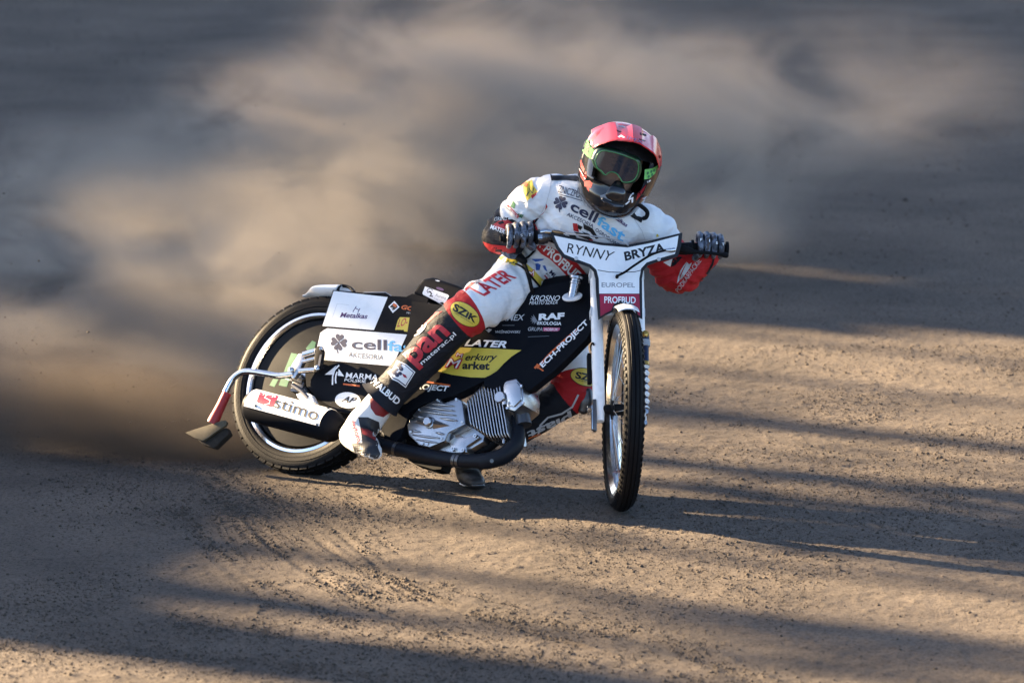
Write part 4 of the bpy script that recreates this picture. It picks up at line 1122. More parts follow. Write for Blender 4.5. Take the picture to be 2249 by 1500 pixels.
# limb parameters per vertex
def along(V, pts):
    P = spline(np.array(pts), n=6); L = np.concatenate([[0], np.cumsum(np.linalg.norm(np.diff(P, axis=0), axis=1))]); best = np.full(len(V), 1e9); tt = np.zeros(len(V))
    for i in range(len(P) - 1):
        e = P[i + 1] - P[i]; le = max(e @ e, 1e-12); s = np.clip(((V - P[i]) @ e) / le, 0, 1)
        d = np.linalg.norm(V - P[i] - s[:, None] * e, axis=1); m = d < best; best[m] = d[m]; tt[m] = (L[i] + s[m] * math.sqrt(le)) / L[-1]
    return tt, best
lims = {}
for nm, pts, rad in (('leg_r', leg_r, .085), ('leg_l', leg_l, .08), ('arm_r', arm_r, .062), ('arm_l', arm_l, .066)):
    lims[nm] = along(bV, pts) + (rad,)
tt_t, td_t = along(bV, [np.array(x) for x in tc_[:7]]); td_t = td_t / .14
th_t, hd_t = along(bV, [H(0, -.02, -.10), H(0, -.01, .09)]); hd_t = hd_t / .085
allr = np.stack([lims[k][1] / lims[k][2] for k in ('leg_r', 'leg_l', 'arm_r', 'arm_l')] + [td_t * .8, hd_t], 1)
who = allr.argmin(1)
rel = bV - HCEN
who[(rel @ hz > -.125) & (np.linalg.norm(rel, axis=1) < .16)] = 5
attrs = {}
for k, nm in enumerate(('leg_r', 'leg_l', 'arm_r', 'arm_l')):
    attrs[nm] = np.where(who == k, lims[nm][0], -.2)
attrs['face'] = np.where(who == 5, 1.0, 0.0)
# cloth folds
bN = vert_normals(bV, bF)
def n3(V, s, seed): return fbm(V[:, 0] * s + V[:, 1] * s * .7, V[:, 2] * s - V[:, 1] * s * .6, 3, seed)
fold = .006 * n3(bV, 12, 3) + .0034 * n3(bV, 28, 9)
for nm, ctr, wd, fr_, amp in (('arm_l', .58, .22, 64, .0060), ('arm_r', .52, .20, 64, .0055), ('arm_l', .15, .15, 50, .005), ('arm_r', .15, .15, 50, .005), ('leg_r', .22, .16, 60, .0055), ('leg_l', .38, .10, 60, .005)):
    t_ = attrs[nm]; fold += np.where(t_ > 0, amp * np.exp(-((t_ - ctr) / wd) ** 2) * np.sin(t_ * fr_ + 5 * n3(bV, 7, 21)), 0)
tor = (who == 4)
fold += np.where(tor, 0.0065 * np.exp(-((tt_t - .42) / .25) ** 2) * np.sin(tt_t * 58 + 8 * n3(bV, 5, 33)), 0)
fold[who == 5] = 0
bV = bV + bN * fold[:, None]
def suit_material():
    m = bpy.data.materials.new('race_suit'); m.use_nodes = True; t = m.node_tree; p = t.nodes['Principled BSDF']
    p.inputs['Roughness'].default_value = .66; p.inputs['Specular IOR Level'].default_value = .22
    col = None
    W, Rr, K = (.78, .79, .80), (.46, .018, .022), (.012, .013, .018)
    spec = {'leg_r': [(0, W), (T_at(leg_r, 1046, 668), Rr), (T_at(leg_r, 1005, 712), K)], 'leg_l': [(0, W), (T_at(leg_l, 1262, 808), Rr), (T_at(leg_l, 1235, 872), K)], 'arm_r': [(0, W), (T_at(arm_r, 1103, 480), K)], 'arm_l': [(0, W), (.26, Rr)]}
    for nm, st in spec.items():
        a = t.nodes.new('ShaderNodeAttribute'); a.attribute_name = nm
        c = ramp(t, a.outputs['Fac'], st, 'CONSTANT')
        if col is None: col = c
        else:
            g = t.nodes.new('ShaderNodeMath'); g.operation = 'GREATER_THAN'; g.inputs[1].default_value = .0; t.links.new(a.outputs['Fac'], g.inputs[0])
            x = t.nodes.new('ShaderNodeMix'); x.data_type = 'RGBA'; t.links.new(g.outputs[0], x.inputs[0]); t.links.new(col, x.inputs[6]); t.links.new(c, x.inputs[7]); col = x.outputs[2]
    a = t.nodes.new('ShaderNodeAttribute'); a.attribute_name = 'face'
    x = t.nodes.new('ShaderNodeMix'); x.data_type = 'RGBA'; t.links.new(a.outputs['Fac'], x.inputs[0]); t.links.new(col, x.inputs[6]); x.inputs[7].default_value = (.46, .27, .19, 1); col = x.outputs[2]
    tc = t.nodes.new('ShaderNodeTexCoord'); n = noise_node(t, 9, 5, tc.outputs['Object'])
    c2 = ramp(t, n, [(.3, (.93, .92, .91)), (.7, (1, 1, 1))])
    x = t.nodes.new('ShaderNodeMix'); x.data_type = 'RGBA'; x.blend_type = 'MULTIPLY'; x.inputs[0].default_value = 1; t.links.new(col, x.inputs[6]); t.links.new(c2, x.inputs[7])
    t.links.new(x.outputs[2], p.inputs['Base Color'])
    n2 = noise_node(t, 700, 2, tc.outputs['Object']); b = t.nodes.new('ShaderNodeBump'); b.inputs['Strength'].default_value = .12; b.inputs['Distance'].default_value = .001
    t.links.new(n2, b.inputs['Height'])
    mp = t.nodes.new('ShaderNodeMapping'); mp.inputs['Scale'].default_value = (1, 1, 2.2); mp.inputs['Rotation'].default_value = (0, R_(35), 0); t.links.new(tc.outputs['Object'], mp.inputs['Vector'])
    n4 = noise_node(t, 17, 3, mp.outputs[0], .5); n4.node.inputs['Distortion'].default_value = 1.2
    b2 = t.nodes.new('ShaderNodeBump'); b2.inputs['Strength'].default_value = .55; b2.inputs['Distance'].default_value = .012
    t.links.new(n4, b2.inputs['Height']); t.links.new(b.outputs[0], b2.inputs['Normal']); t.links.new(b2.outputs[0], p.inputs['Normal'])
    return m
body = make('body', (bV, bF), None, rider, ang=180, mats=[])
bb_ = bvh_of(body); body.data.materials.append(suit_material())
for nm, val in attrs.items():
    at = body.data.attributes.new(nm, 'FLOAT', 'POINT'); at.data.foreach_set('value', val.astype(np.float32))
bb_ = bvh_of(body)
SUITW = mat('suit_white', (.78, .79, .80), .6, var=.03)
SUITR = mat('suit_red', (.46, .018, .022), .6, var=.06)
SUITK = mat('suit_black', (.012, .013, .018), .66, var=.1, spec=.2, dirt=.05)
# flared cuff over the right boot
cf = []
cc = PB(850, 866, -.215); cd = unit(PB(830, 888, -.215) - cc); cu = unit(BY - (BY @ cd) * cd); cw = np.cross(cd, cu)
for s_, r_ in ((-.02, .066), (.0, .068), (.02, .072), (.034, .078)):
    cf.append([cc + cd * s_ + cu * r_ * math.cos(a) * .95 + cw * r_ * math.sin(a) * (1.0 + (.25 * s_ / .034 if s_ > 0 and math.sin(a) * (cw @ RT) < 0 else 0)) for a in np.linspace(0, 2 * np.pi, 28, endpoint=False)])
l_ = loft(cf, cap=False)
cuff = make('trouser_cuff', thick(l_[0], l_[1], np.array([unit(cc + cd * ((p_ - cc) @ cd) - p_) * .003 for p_ in l_[0]])), SUITK, rider, ang=60)
bb_ = bvh_of(body, cuff)
def P1(name, pts, m, off=.0012, step=5): return patch(name, Z1(*pts), bb_, m, body, off, step)
def T1(s, bl, br, tl, m, tr=None, **k): return lettering(s, *Z1(bl, br, tl), bb_, m, body, tr=None if tr is None else Z1(tr)[0], **k)
# shoulder yokes and side panels
P1('yoke', [(636, 525), (668, 510), (780, 520), (900, 540), (900, 618), (760, 602), (652, 606)], SUITK, .002)
P1('logo', [(672, 525), (710, 530), (735, 545), (700, 552), (680, 545)], CRIM, .003, 4)
T1('stimo', (738, 556), (858, 575), (740, 530), LGREY, weight=.01, off=.003)
P1('yoke', [(1160, 830), (1210, 800), (1250, 820), (1290, 870), (1345, 880), (1325, 920), (1270, 890), (1215, 850)], SUITK, .002)
P1('side_panel', [(612, 775), (605, 830), (540, 890), (470, 960), (560, 985), (520, 900), (590, 850), (622, 800)], SUITR, .0015, 4)
P1('side_panel', [(560, 880), (510, 900), (505, 960), (470, 985), (540, 990), (530, 920)], SUITK, .002, 4)
# chest print
T1('ZNICZPLAST', (702, 690), (915, 752), (712, 640), NAVY, weight=.004)
P1('logo', [(712, 702), (905, 760), (903, 765), (710, 707)], NAVY, .002, 4)
clover(Z1((722, 770))[0], 17.5, 22, bb_, body)
T1('cell', (790, 822), (975, 922), (812, 748), NAVY, (1010, 855), weight=.022)
T1('fast', (985, 925), (1180, 1066), (1015, 860), SKYB, (1215, 985), weight=.022)
T1('AKCESORIA', (766, 866), (962, 958), (776, 840), NAVY, weight=.005)
T1('OGRODOWE', (978, 978), (1150, 1098), (990, 955), NAVY, weight=.005)
T1('Metalkas', (1080, 862), (1212, 955), (1092, 835), PURP, weight=.02, shear=.2)
P1('logo', [(1140, 860), (1150, 850), (1175, 885), (1168, 888)], NAVY, .002, 4)
P1('emblem', [(812, 922), (846, 925), (858, 990), (818, 978)], SUITR, .0015, 4)
for a in ([(850, 930), (885, 950), (870, 975), (850, 960)], [(890, 925), (960, 960), (1005, 1035), (985, 1040), (940, 985), (895, 965)], [(820, 985), (900, 1000), (960, 1040), (940, 1050), (860, 1020)], [(780, 1005), (830, 1010), (850, 1040), (800, 1035)], [(880, 985), (930, 1000), (960, 1025), (900, 1005)]):
    P1('emblem', a, BLKP, .002, 4)
P1('emblem', [(935, 1042), (965, 1045), (960, 1058), (940, 1056)], SUITR, .0025, 4)
patch('zip', stroke(Z1((985, 815), (965, 850), (930, 950), (905, 1040)), 1.2), bb_, LGREY, body, .0012, 5)
for q_ in ([(650, 606), (640, 680), (615, 770), (560, 880)], [(300, 800), (380, 830), (450, 880)], [(560, 985), (620, 1060), (600, 1090)], [(1270, 890), (1330, 980), (1350, 1040)]):
    patch('seam', stroke(Z1(*q_), 1.0), bb_, LGREY, body, .0012, 5)
# waist print
P1('red_band', [(535, 1105), (560, 1085), (640, 1095), (740, 1150), (850, 1225), (905, 1290), (940, 1345), (860, 1350), (770, 1320), (715, 1260), (640, 1190), (575, 1150)], SUITR, .0012, 5)
T1('PROFBUD', (588, 1128), (838, 1362), (630, 1078), WVINYL, (890, 1300), weight=.03, off=.0025)
P1('yellow_stripe', [(258, 1175), (300, 1168), (395, 1182), (400, 1215), (380, 1245), (320, 1222), (262, 1192)], YELL, .0015, 5)
P1('yellow_stripe', [(462, 1225), (520, 1275), (590, 1350), (645, 1430), (605, 1442), (540, 1370), (470, 1290)], YELL, .0015, 5)
T1('M', (475, 1330), (520, 1320), (478, 1280), REDV, weight=.06, off=.0025)
T1('M', (479, 1325), (515, 1317), (482, 1286), WVINYL, weight=.0, off=.0035)
P1('logo', [(503, 1190), (600, 1188), (585, 1200), (535, 1212)], BLUEP, .0015, 4)
P1('logo', [(530, 1225), (552, 1222), (572, 1235), (560, 1275), (535, 1275)], BLUEP, .0015, 4)
P1('logo', [(585, 1240), (605, 1238), (622, 1285), (600, 1270)], BLUEP, .0015, 4)
T1('MIARKO', (632, 1292), (755, 1425), (655, 1270), NAVY, weight=.03)
T1('POLSKIE', (608, 1302), (690, 1400), (618, 1290), NAVY, weight=.01)
P1('stripe', [(594, 1312), (605, 1308), (685, 1400), (676, 1412)], CRIM, .0015, 4)
# thigh print
T1('LATER', (150, 1470), (392, 1330), (38, 1412), REDV, (288, 1262), weight=.025)
T1('ZBK', (72, 1392), (128, 1358), (62, 1375), NAVY, weight=.0)
P1('stripe', [(-40, 1440), (60, 1330), (170, 1255), (230, 1205), (205, 1260), (110, 1340), (-10, 1450)], SUITR, .0015, 5)
def T4b(s, bl, br, tl, m, tr=None, **k): return lettering(s, *Z4(bl, br, tl), bb_, m, body, tr=None if tr is None else Z4(tr)[0], **k)
def P4(name, pts, m, off=.0015, step=5): return patch(name, Z4(*pts), bb_, m, body, off, step)
# knee and shin print, right leg
patch('oval_patch', ellipse(Z4((1460, 410))[0], 36.5, 22.5, 36), bb_, BLKP, body, .0015, 5)
patch('oval_patch', ellipse(Z4((1460, 410))[0], 35, 21, 36), bb_, YELL, body, .0025, 5)
T4b('SZiK', (1335, 372), (1560, 498), (1365, 300), BLKP, (1595, 440), weight=.04, off=.0035)
T4b('części samochodowe', (1350, 400), (1530, 510), (1358, 385), BLKP, off=.0035)
P4('red_stripe', [(530, 985), (600, 1028), (640, 985), (770, 830), (905, 682), (1010, 580), (1170, 425), (1240, 380), (1160, 395), (1060, 470), (900, 600), (740, 740), (640, 860)], SUITR, .0015)
T4b('Toyota', (795, 700), (600, 905), (848, 722), WVINYL, (655, 935), weight=.02, off=.003)
for (a, b) in ((24, 13), ):
    ring = ellipse(Z4((985, 545))[0], a, b, -42); patch('logo', stroke(ring + ring[:1], 2.2), bb_, WVINYL, body, .003, 4)
ring = ellipse(Z4((990, 540))[0], 9, 11, -42); patch('logo', stroke(ring + ring[:1], 2.0), bb_, WVINYL, body, .003, 4)
ring = ellipse(Z4((1005, 525))[0], 16, 6, -42); patch('logo', stroke(ring + ring[:1], 2.0), bb_, WVINYL, body, .003, 4)
T4b('pan', (1005, 968), (1372, 650), (835, 810), REDV, (1200, 492), weight=.03, off=.002)
T4b('materac.pl', (1040, 925), (1385, 625), (1005, 885), WVINYL, (1345, 585), weight=.01, off=.002)
P4('picture_patch', [(782, 872), (870, 905), (965, 985), (868, 1142), (790, 1085), (735, 1060), (690, 985), (745, 950)], WVINYL, .0015)
P4('picture_patch', [(785, 882), (866, 915), (953, 988), (866, 1128), (793, 1073), (742, 1050), (702, 985), (752, 952)], NAVY, .0022)
P4('picture_patch', [(790, 892), (864, 922), (942, 990), (866, 1114), (797, 1062), (750, 1042), (712, 985), (758, 958)], WVINYL, .0029)
for c, r in (((800, 915), 6.6), ((750, 985), 6.4), ((825, 955), 4.8), ((785, 1015), 4.6), ((815, 1000), 4), ((775, 960), 4)):
    e = ellipse(Z4(c)[0], r, r * .8, 35); patch('picture', stroke(e + e[:1], 1.3), bb_, NAVY, body, .0036, 3)
for c in ((800, 915), (750, 985)): patch('picture', ellipse(Z4(c)[0], 2, 2), bb_, NAVY, body, .0036, 3)
P4('picture', [(835, 1000), (870, 1015), (885, 1045), (850, 1035)], CRIM, .0036, 3)
T4b('WALBUD', (500, 1085), (778, 1315), (545, 1030), WVINYL, (822, 1258), weight=.03)
P4('label', [(545, 975), (575, 945), (612, 965), (585, 1008)], BLKP, .003, 4)
T4b('GC', (560, 990), (598, 985), (562, 965), LGREY, weight=.02, off=.004)
# left leg print
def P2(name, pts, m, off=.0015, step=5): return patch(name, Z2(*pts), bb_, m, body, off, step)
patch('oval_patch', ellipse(Z2((1935, 745))[0], 33, 20, 14), bb_, BLKP, body, .0015, 5)
patch('oval_patch', ellipse(Z2((1935, 745))[0], 31.5, 18.5, 14), bb_, YELL, body, .0025, 5)
lettering('SZiK', *Z2((1868, 752), (2030, 790), (1876, 706)), bb_, BLKP, body, weight=.04, off=.0035)
lettering('części', *Z2((1890, 772), (1985, 795), (1893, 758)), bb_, BLKP, body, off=.0035)
patch('stripe', stroke(Z2((1625, 1128), (1640, 1060), (1690, 1010), (1780, 985), (1850, 940), (1890, 860)), 4), bb_, LGREY, body, .0015, 5)
lettering('plast', *Z2((1838, 960), (1548, 1090), (1860, 1040)), bb_, LGREY, body, tr=Z2((1560, 1148))[0], weight=.03)
patch('stripe', Z2((1890, 1015), (1760, 1080), (1560, 1152), (1562, 1142), (1760, 1068), (1885, 1000)), bb_, ORNG, body, .0015, 5)
# arm print
P1('arm_patch', [(420, 655), (440, 610), (490, 588), (510, 605), (515, 640), (550, 690), (520, 715), (470, 755), (455, 720)], YELL, .0015, 4)
P1('arm_patch', [(500, 715), (548, 690), (535, 715), (505, 740)], SUITR, .0025, 4)
P1('arm_patch', [(435, 640), (460, 605), (480, 640), (455, 655)], ORNG, .0025, 4)
patch('arm_print', stroke(Z1((465, 720), (485, 690), (480, 660), (510, 700), (520, 660)), 2), bb_, NAVY, body, .003, 4)
P1('arm_patch', [(345, 800), (365, 752), (385, 780), (375, 815)], GREENV, .0015, 4)
P1('arm_patch', [(400, 850), (445, 860), (430, 885), (400, 870)], GREENV, .0015, 4)
P1('arm_patch', [(318, 790), (330, 785), (412, 870), (395, 888)], REDV, .0015, 4)
T1('MOBRUK', (330, 812), (395, 882), (340, 800), WVINYL, weight=.01, off=.003)
T1('DRAGON', (300, 800), (352, 840), (306, 790), NAVY, off=.003)
P1('arm_red', [(215, 935), (260, 905), (320, 895), (365, 920), (385, 960), (310, 985), (255, 965), (225, 955)], SUITR, .0015, 4)
for a in ([(250, 920), (290, 905), (300, 925), (262, 935)], [(300, 940), (350, 930), (360, 950), (310, 955)]): P1('arm_print', a, SUITK, .0025, 4)
P1('arm_red', [(140, 1060), (200, 1080), (320, 1095), (390, 1085), (380, 1140), (260, 1155), (190, 1130), (155, 1090)], SUITR, .0015, 5)
T1('MATER', (195, 965), (300, 1005), (205, 935), WVINYL, weight=.02)
T1('GRENZ', (225, 905), (320, 900), (230, 880), WVINYL, weight=.0)
T1('PODKARPACKIE', (1605, 1440), (1775, 1205), (1580, 1418), LGREY, (1745, 1185), weight=.0)
def PAa(name, pts, m, off=.0015, step=5): return patch(name, ZA(*pts), bb_, m, body, off, step)
PAa('feather', [(725, 1185), (745, 1070), (790, 950), (850, 860), (905, 790), (880, 850), (830, 930), (780, 1040), (770, 1130)], LGREY)
PAa('feather', [(780, 1120), (800, 1040), (850, 930), (910, 800), (950, 840), (1000, 805), (960, 900), (890, 1000), (830, 1080)], LGREY)
PAa('black_panel', [(1395, 640), (1360, 800), (1290, 950), (1130, 1160), (1050, 1290), (930, 1400), (1020, 1380), (1120, 1240), (1260, 1060), (1380, 850), (1420, 680)], SUITK, .002)
PAa('white_panel', [(470, 800), (640, 740), (600, 880)], SUITW, .0015)
PAa('black_panel', [(640, 740), (760, 700), (820, 715), (700, 850), (610, 885)], SUITK, .002)
PAa('shoulder_badge', [(345, 300), (370, 280), (395, 330), (350, 345)], YELL, .002, 3)
# waist lanyard with buckle
def on_body(pts, off): return cast(bb_, Z1(*pts), off)[0]
lan = make('lanyard', tube(on_body([(540, 1120), (490, 1170), (440, 1215), (455, 1260), (478, 1330), (498, 1420), (512, 1490)], .008), [(.008, .004)] * 7, 10, smooth=5), MATTE, rider)
make('buckle', tube(on_body([(392, 1185), (420, 1200), (450, 1225)], .012), [.010, .016, .012], 14, dome=True), MATTE, lan)
make('belt', tube(on_body([(385, 1235), (440, 1262), (500, 1330), (560, 1400)], .006), [(.005, .003)] * 4, 8, smooth=4), MATTE, lan)

# ---- gloves: palm, four fingers closed round the grip, thumb below
GLOVE = bpy.data.materials.new('printed_glove'); GLOVE.use_nodes = True
t = GLOVE.node_tree; p = t.nodes['Principled BSDF']; p.inputs['Roughness'].default_value = .55
tc = t.nodes.new('ShaderNodeTexCoord'); n = noise_node(t, 26, 2, tc.outputs['Object'])
t.links.new(ramp(t, n, [(.30, (.015, .018, .025)), (.45, (.04, .05, .07)), (.54, (.16, .19, .25)), (.60, (.03, .035, .05)), (.68, (.10, .06, .035)), (.78, (.03, .035, .05))]), p.inputs['Base Color'])
def glove(c, inner, wrist, flip):
    """c grip centre, inner: along the bar toward the middle"""
    g = []; pol = lambda a, r, s: c + inner * s + SF * r * math.cos(R_(a)) + SH * r * math.sin(R_(a))
    for k in range(4):
        s = .036 - k * .0246; ln = (1.0, 1.04, 1.0, .9)[k]
        g.append(tube([pol(128, .048, s * .95), pol(84, .046 * ln + .002, s), pol(38, .042 * ln, s), pol(-12, .037, s), pol(-62, .033, s), pol(-118, .030, s)], [.0108, .0112, .0098, .0106, .0088, .0085], 12, smooth=4, dome=True))
    kn = [pol(110, .050, .030), pol(110, .050, -.036)]
    g.append(tube([kn[0], (kn[0] + kn[1]) / 2 + SH * .003, kn[1]], .013, 14, dome=True))
    mid = (kn[0] + kn[1]) / 2
    g.append(tube([mid + SH * -.004, mid * .5 + wrist * .5 + SH * .004, wrist], [(.040, .017), (.038, .021), (.033, .027)], 20, ref=np.cross(inner, wrist - mid), smooth=4, dome=True))
    g.append(tube([pol(175, .045, .030), pol(215, .042, .046), pol(262, .034, .050), pol(300, .030, .036)], [.014, .013, .0115, .0095], 12, smooth=4, dome=True))
    g.append(tube([wrist, wrist + unit(wrist - mid) * .04], [.034, .038], 20))
    V, F = remeshed(g, .0025, 1)
    o = make('glove', (V, F), GLOVE, rider, ang=180)
    return o
gl_r = glove(gRc + aR * .0, aR, WR, 1); gl_l = glove(gLc, aL, WL, -1)
for o, q in ((gl_r, [('F', 1113, 523), ('I', 1130, 520), ('S', 1146, 517), ('T', 1164, 516)]), (gl_l, [('F', 1540, 527), ('I', 1558, 529), ('S', 1574, 534), ('T', 1588, 537)])):
    bg_ = bvh_of(o)
    for ch, u, v in q:
        patch('knuckle_badge', ellipse((u, v), 3.6, 5), bg_, BLKP, o, .0015, 3)
        w_ = .9 if ch == 'I' else 2.1
        lettering(ch, (u - w_, v + 3), (u + w_, v + 3), (u - w_, v - 3), bg_, WVINYL, o, off=.003, weight=.03)
# ---- boots
BOOTW = mat('boot_white', (.72, .70, .66), .5, var=.12, vscale=18, bump=.15, bscale=80)
BOOTK = mat('boot_black', (.02, .02, .022), .5, var=.2)
an = PB(812, 915, -.215); ay = an[1]
bt = [tube([PB(848, 870, -.215), PB(824, 900, -.215), PY(800, 930, ay), PY(788, 948, ay - .02)], [.051, .055, .060, .058], 22, smooth=4, dome=True),
      tube([PY(779, 946, ay + .02), PY(782, 958, ay - .05), PY(797, 973, ay - .12), PY(815, 989, ay - .18), PY(823, 998, ay - .205)], [(.046, .044), (.060, .046), (.056, .038), (.040, .027), (.028, .019)], 22, ref=UP, smooth=4, dome=True)]
V, F = remeshed(bt, .005, 5)
boot_r = make('boot', (V, F), BOOTW, rider, ang=180)
bbt = bvh_of(boot_r)
def P3(name, pts, m, off=.0015, step=4): return patch(name, Z3(*pts), bbt, m, boot_r, off, step)
P3('red_panel', [(1345, 830), (1400, 815), (1480, 880), (1490, 930), (1440, 965), (1385, 950), (1350, 900)], mat('boot_red', (.22, .012, .014), .5))
P3('black_panel', [(1260, 965), (1330, 965), (1410, 1000), (1415, 1050), (1340, 1035), (1275, 1035)], BOOTK)
P3('toe_panel', [(1275, 1035), (1340, 1035), (1415, 1050), (1400, 1180), (1420, 1230), (1380, 1290), (1310, 1270), (1240, 1220), (1210, 1150), (1290, 1150)], BOOTK)
P3('red_flash', [(1280, 1045), (1330, 1055), (1390, 1090), (1385, 1135), (1330, 1105), (1290, 1085)], mat('boot_red', (.22, .012, .014), .5), .003)
lettering('daytona', *Z3((1200, 985), (1240, 1165), (1235, 985)), bbt, REDV, boot_r, tr=Z3((1290, 1130))[0], weight=.01)
ring = ellipse(Z3((1145, 1085))[0], 8, 10, 20); patch('stitching', stroke(ring + ring[:1], 1.2), bbt, GREYP, boot_r, .0015, 4)
patch('stitching', stroke(Z3((1095, 1060), (1180, 1060), (1195, 1120), (1130, 1130)), 1.2), bbt, GREYP, boot_r, .0015, 4)
bt = [tube([PB(1040, 1010, .138), PB(1028, 1022, .135), PY(1030, 1040, .50)], [.048, .048, .046], 20, smooth=3, dome=True),
      tube([PY(1022, 1034, .52), PY(1030, 1046, .44), PY(1042, 1056, .36), PY(1047, 1060, .32)], [(.036, .036), (.040, .036), (.038, .028), (.028, .02)], 20, ref=UP, smooth=4, dome=True)]
V, F = remeshed(bt, .005, 4)
boot_l = make('boot', (V, F), BOOTK, rider, ang=180)
shoe = make('steel_shoe', tube([PY(1030, 1062, .46), PY(1042, 1067, .38), PY(1049, 1066, .315)], [(.036, .010), (.038, .011), (.026, .010)], 16, ref=UP, smooth=3, dome=True), DKSTEEL, boot_l)
# knee slider pad on the left knee
kp = cast(bb_, [(1284, 884)], -.01)[0][0]
make('knee_pad', tube([kp + UP * .03 + RT * .012, kp + RT * .010, kp - UP * .035 + RT * .0], [(.022, .014), (.028, .018), (.018, .012)], 16, ref=-FW, smooth=4, dome=True), DKSTEEL, rider)

# ---- helmet
RED = mat('gloss_red', (.62, .022, .028), .26, var=.03, coat=.2, spec=.45, rvar=.03, dirt=.06)
HBLK = mat('gloss_black', (.010, .010, .012), .2, var=.1, coat=.8, rvar=.04)
hs = [(-.170, .060, .105, -.02), (-.158, .086, .132, -.06), (-.135, .108, .152, -.09), (-.10, .122, .156, -.115), (-.06, .131, .146, -.13), (-.02, .137, .128, -.143), (.02, .139, .122, -.150), (.055, .136, .115, -.150), (.085, .125, .102, -.140), (.11, .106, .084, -.118), (.132, .076, .058, -.085), (.145, .042, .030, -.048), (.149, .012, .008, -.014)]
zs = np.concatenate([np.linspace(hs[0][0], .06, 30), np.linspace(.066, .1485, 16)])
tab = np.array(hs); NR = 72; rings = []
for z_ in zs:
    w, f_, b_ = [np.interp(z_, tab[:, 0], tab[:, k]) for k in (1, 2, 3)]
    q = np.linspace(0, 2 * np.pi, NR, endpoint=False)
    ex = .92 if z_ > -.06 else 1.12
    X = w * np.sign(np.sin(q)) * np.abs(np.sin(q)) ** .92
    Yh = np.where(np.cos(q) > 0, f_ * np.abs(np.cos(q)) ** ex, b_ * np.abs(np.cos(q)) ** .9)
    rings.append(np.stack([X, Yh, np.full(NR, z_)], 1))
V, F = loft(rings)
bh_full = BVHTree.FromPolygons([Vector(H(*v)) for v in V], F)
ctr = np.array([V[f].mean(0) for f in F])
keep = [i for i in range(len(F)) if not (ctr[i][1] > .065 and abs(ctr[i][0]) < .100 and -.062 + .35 * max(0, abs(ctr[i][0]) - .07) < ctr[i][2] < .060)]
mi = [1 if ((ctr[i][2] > .055 and ctr[i][1] < .045) or ctr[i][2] > .128 or (ctr[i][2] > .02 and ctr[i][1] < -.06)) else 0 for i in keep]
F = [F[i] for i in keep]
inn = V * np.array([.88, .88, .93])
n0 = len(F); V_, F_ = thick(V, F, inn - V)
mi = mi + [0] * (len(F_) - n0)
Wd = np.array([H(*v) for v in V_])
helmet = make('helmet', (Wd, F_), None, rider, ang=50, mats=[HBLK, RED], mi=mi, fix=False)
smooth_angle(helmet.data, 50)
bh = bvh_of(helmet)
# peak
prow = []
for r in np.linspace(0, 1, 16):
    row = []
    for s in np.linspace(-1, 1, 61):
        x = s * (.132 - .008 * r)
        y0 = .040 - .080 * s * s; yt = .192 - .080 * s * s - .03 * abs(s) ** 6
        y = y0 + (yt - y0) * r
        z = .152 - .046 * s * s - .026 * abs(s) ** 5 - .014 * r - .010 * r * r - .012 * s * s * r
        q_ = abs(s)
        z += .008 * (1 - sstep(.13, .19, q_)) * (1 - .75 * r) - .005 * sstep(.19, .24, q_) * (1 - sstep(.44, .50, q_)) * (1 - r)
        z += .005 * sstep(.48, .54, q_) * (1 - sstep(.66, .80, q_)) * (1 - .5 * r)
        row.append(H(x, y, z))
    prow.append(row)
l_ = loft(prow, closed=False, cap=False)
pk = thick(l_[0], l_[1], -hz * .005)
peak = make('peak', pk, None, helmet, ang=24, mats=[RED, HBLK], mi=[0] * len(l_[1]) + [1] * len(l_[1]) + [0] * (len(pk[1]) - 2 * len(l_[1])))
bpk = bvh_of(peak)
for poly in (((705, 255), (790, 290), (800, 312), (715, 290)), ((990, 370), (1075, 395), (1078, 418), (1000, 405)), ((680, 335), (750, 362), (745, 370), (690, 352)), ((980, 450), (1070, 480), (1060, 488), (985, 465))):
    patch('vent', ZH(*poly), bpk, MATTE if poly[0][1] > 330 else GREYRUB, peak, .0012, 3)
patch('logo', ZH((695, 425), (745, 400), (800, 435), (770, 442), (745, 425), (720, 440)), bpk, WVINYL, peak, .0012, 3)
lettering('IMX', *ZH((815, 455), (1030, 525), (830, 415)), bpk, mat('mauve_print', (.25, .10, .22), .4), peak, weight=.0)
for c in ((340, 368), (1250, 690)):
    p_, ok = cast(bpk, ZH(c), 0)
    if ok[0]: make('peak_screw', lathe(p_[0], unit(CAM - p_[0]), [(-.002, .005), (.002, .005), (.003, 0)], 12), MATTE, helmet)
# goggles
def PH(u, v, d=.134, k=2.4):
    yv = d
    for _ in range(8):
        q = on_plane(u, v, H(0, yv, 0), hy); x = (q - HCEN) @ hx; yv = d - k * x * x
    return on_plane(u, v, H(0, yv, 0), hy)
lens_px = ZH((400, 740), (440, 650), (500, 610), (600, 622), (700, 645), (830, 690), (950, 745), (975, 830), (955, 930), (905, 1000), (830, 1025), (765, 1018), (735, 975), (690, 915), (630, 890), (580, 900), (540, 930), (490, 880), (430, 830))
LENS = bpy.data.materials.new('smoked_lens'); LENS.use_nodes = True; t = LENS.node_tree; p = t.nodes['Principled BSDF']
p.inputs['Base Color'].default_value = (.03, .035, .05, 1); p.inputs['Roughness'].default_value = .05; p.inputs['Alpha'].default_value = .55; p.inputs['Coat Weight'].default_value = 1.0; p.inputs['IOR'].default_value = 1.6
V2, F = fill2d(lens_px, 6)
gog = make('goggles', thick(np.array([PH(*q, .141) for q in V2]), F, -hy * .002), LENS, rider, ang=60)
lp = [PH(*q, .143) for q in lens_px]; lp = spline(np.array(lp + lp[:1]), n=4)
LIMEG = mat('lime_frame', (.06, .26, .08), .3, coat=.3)
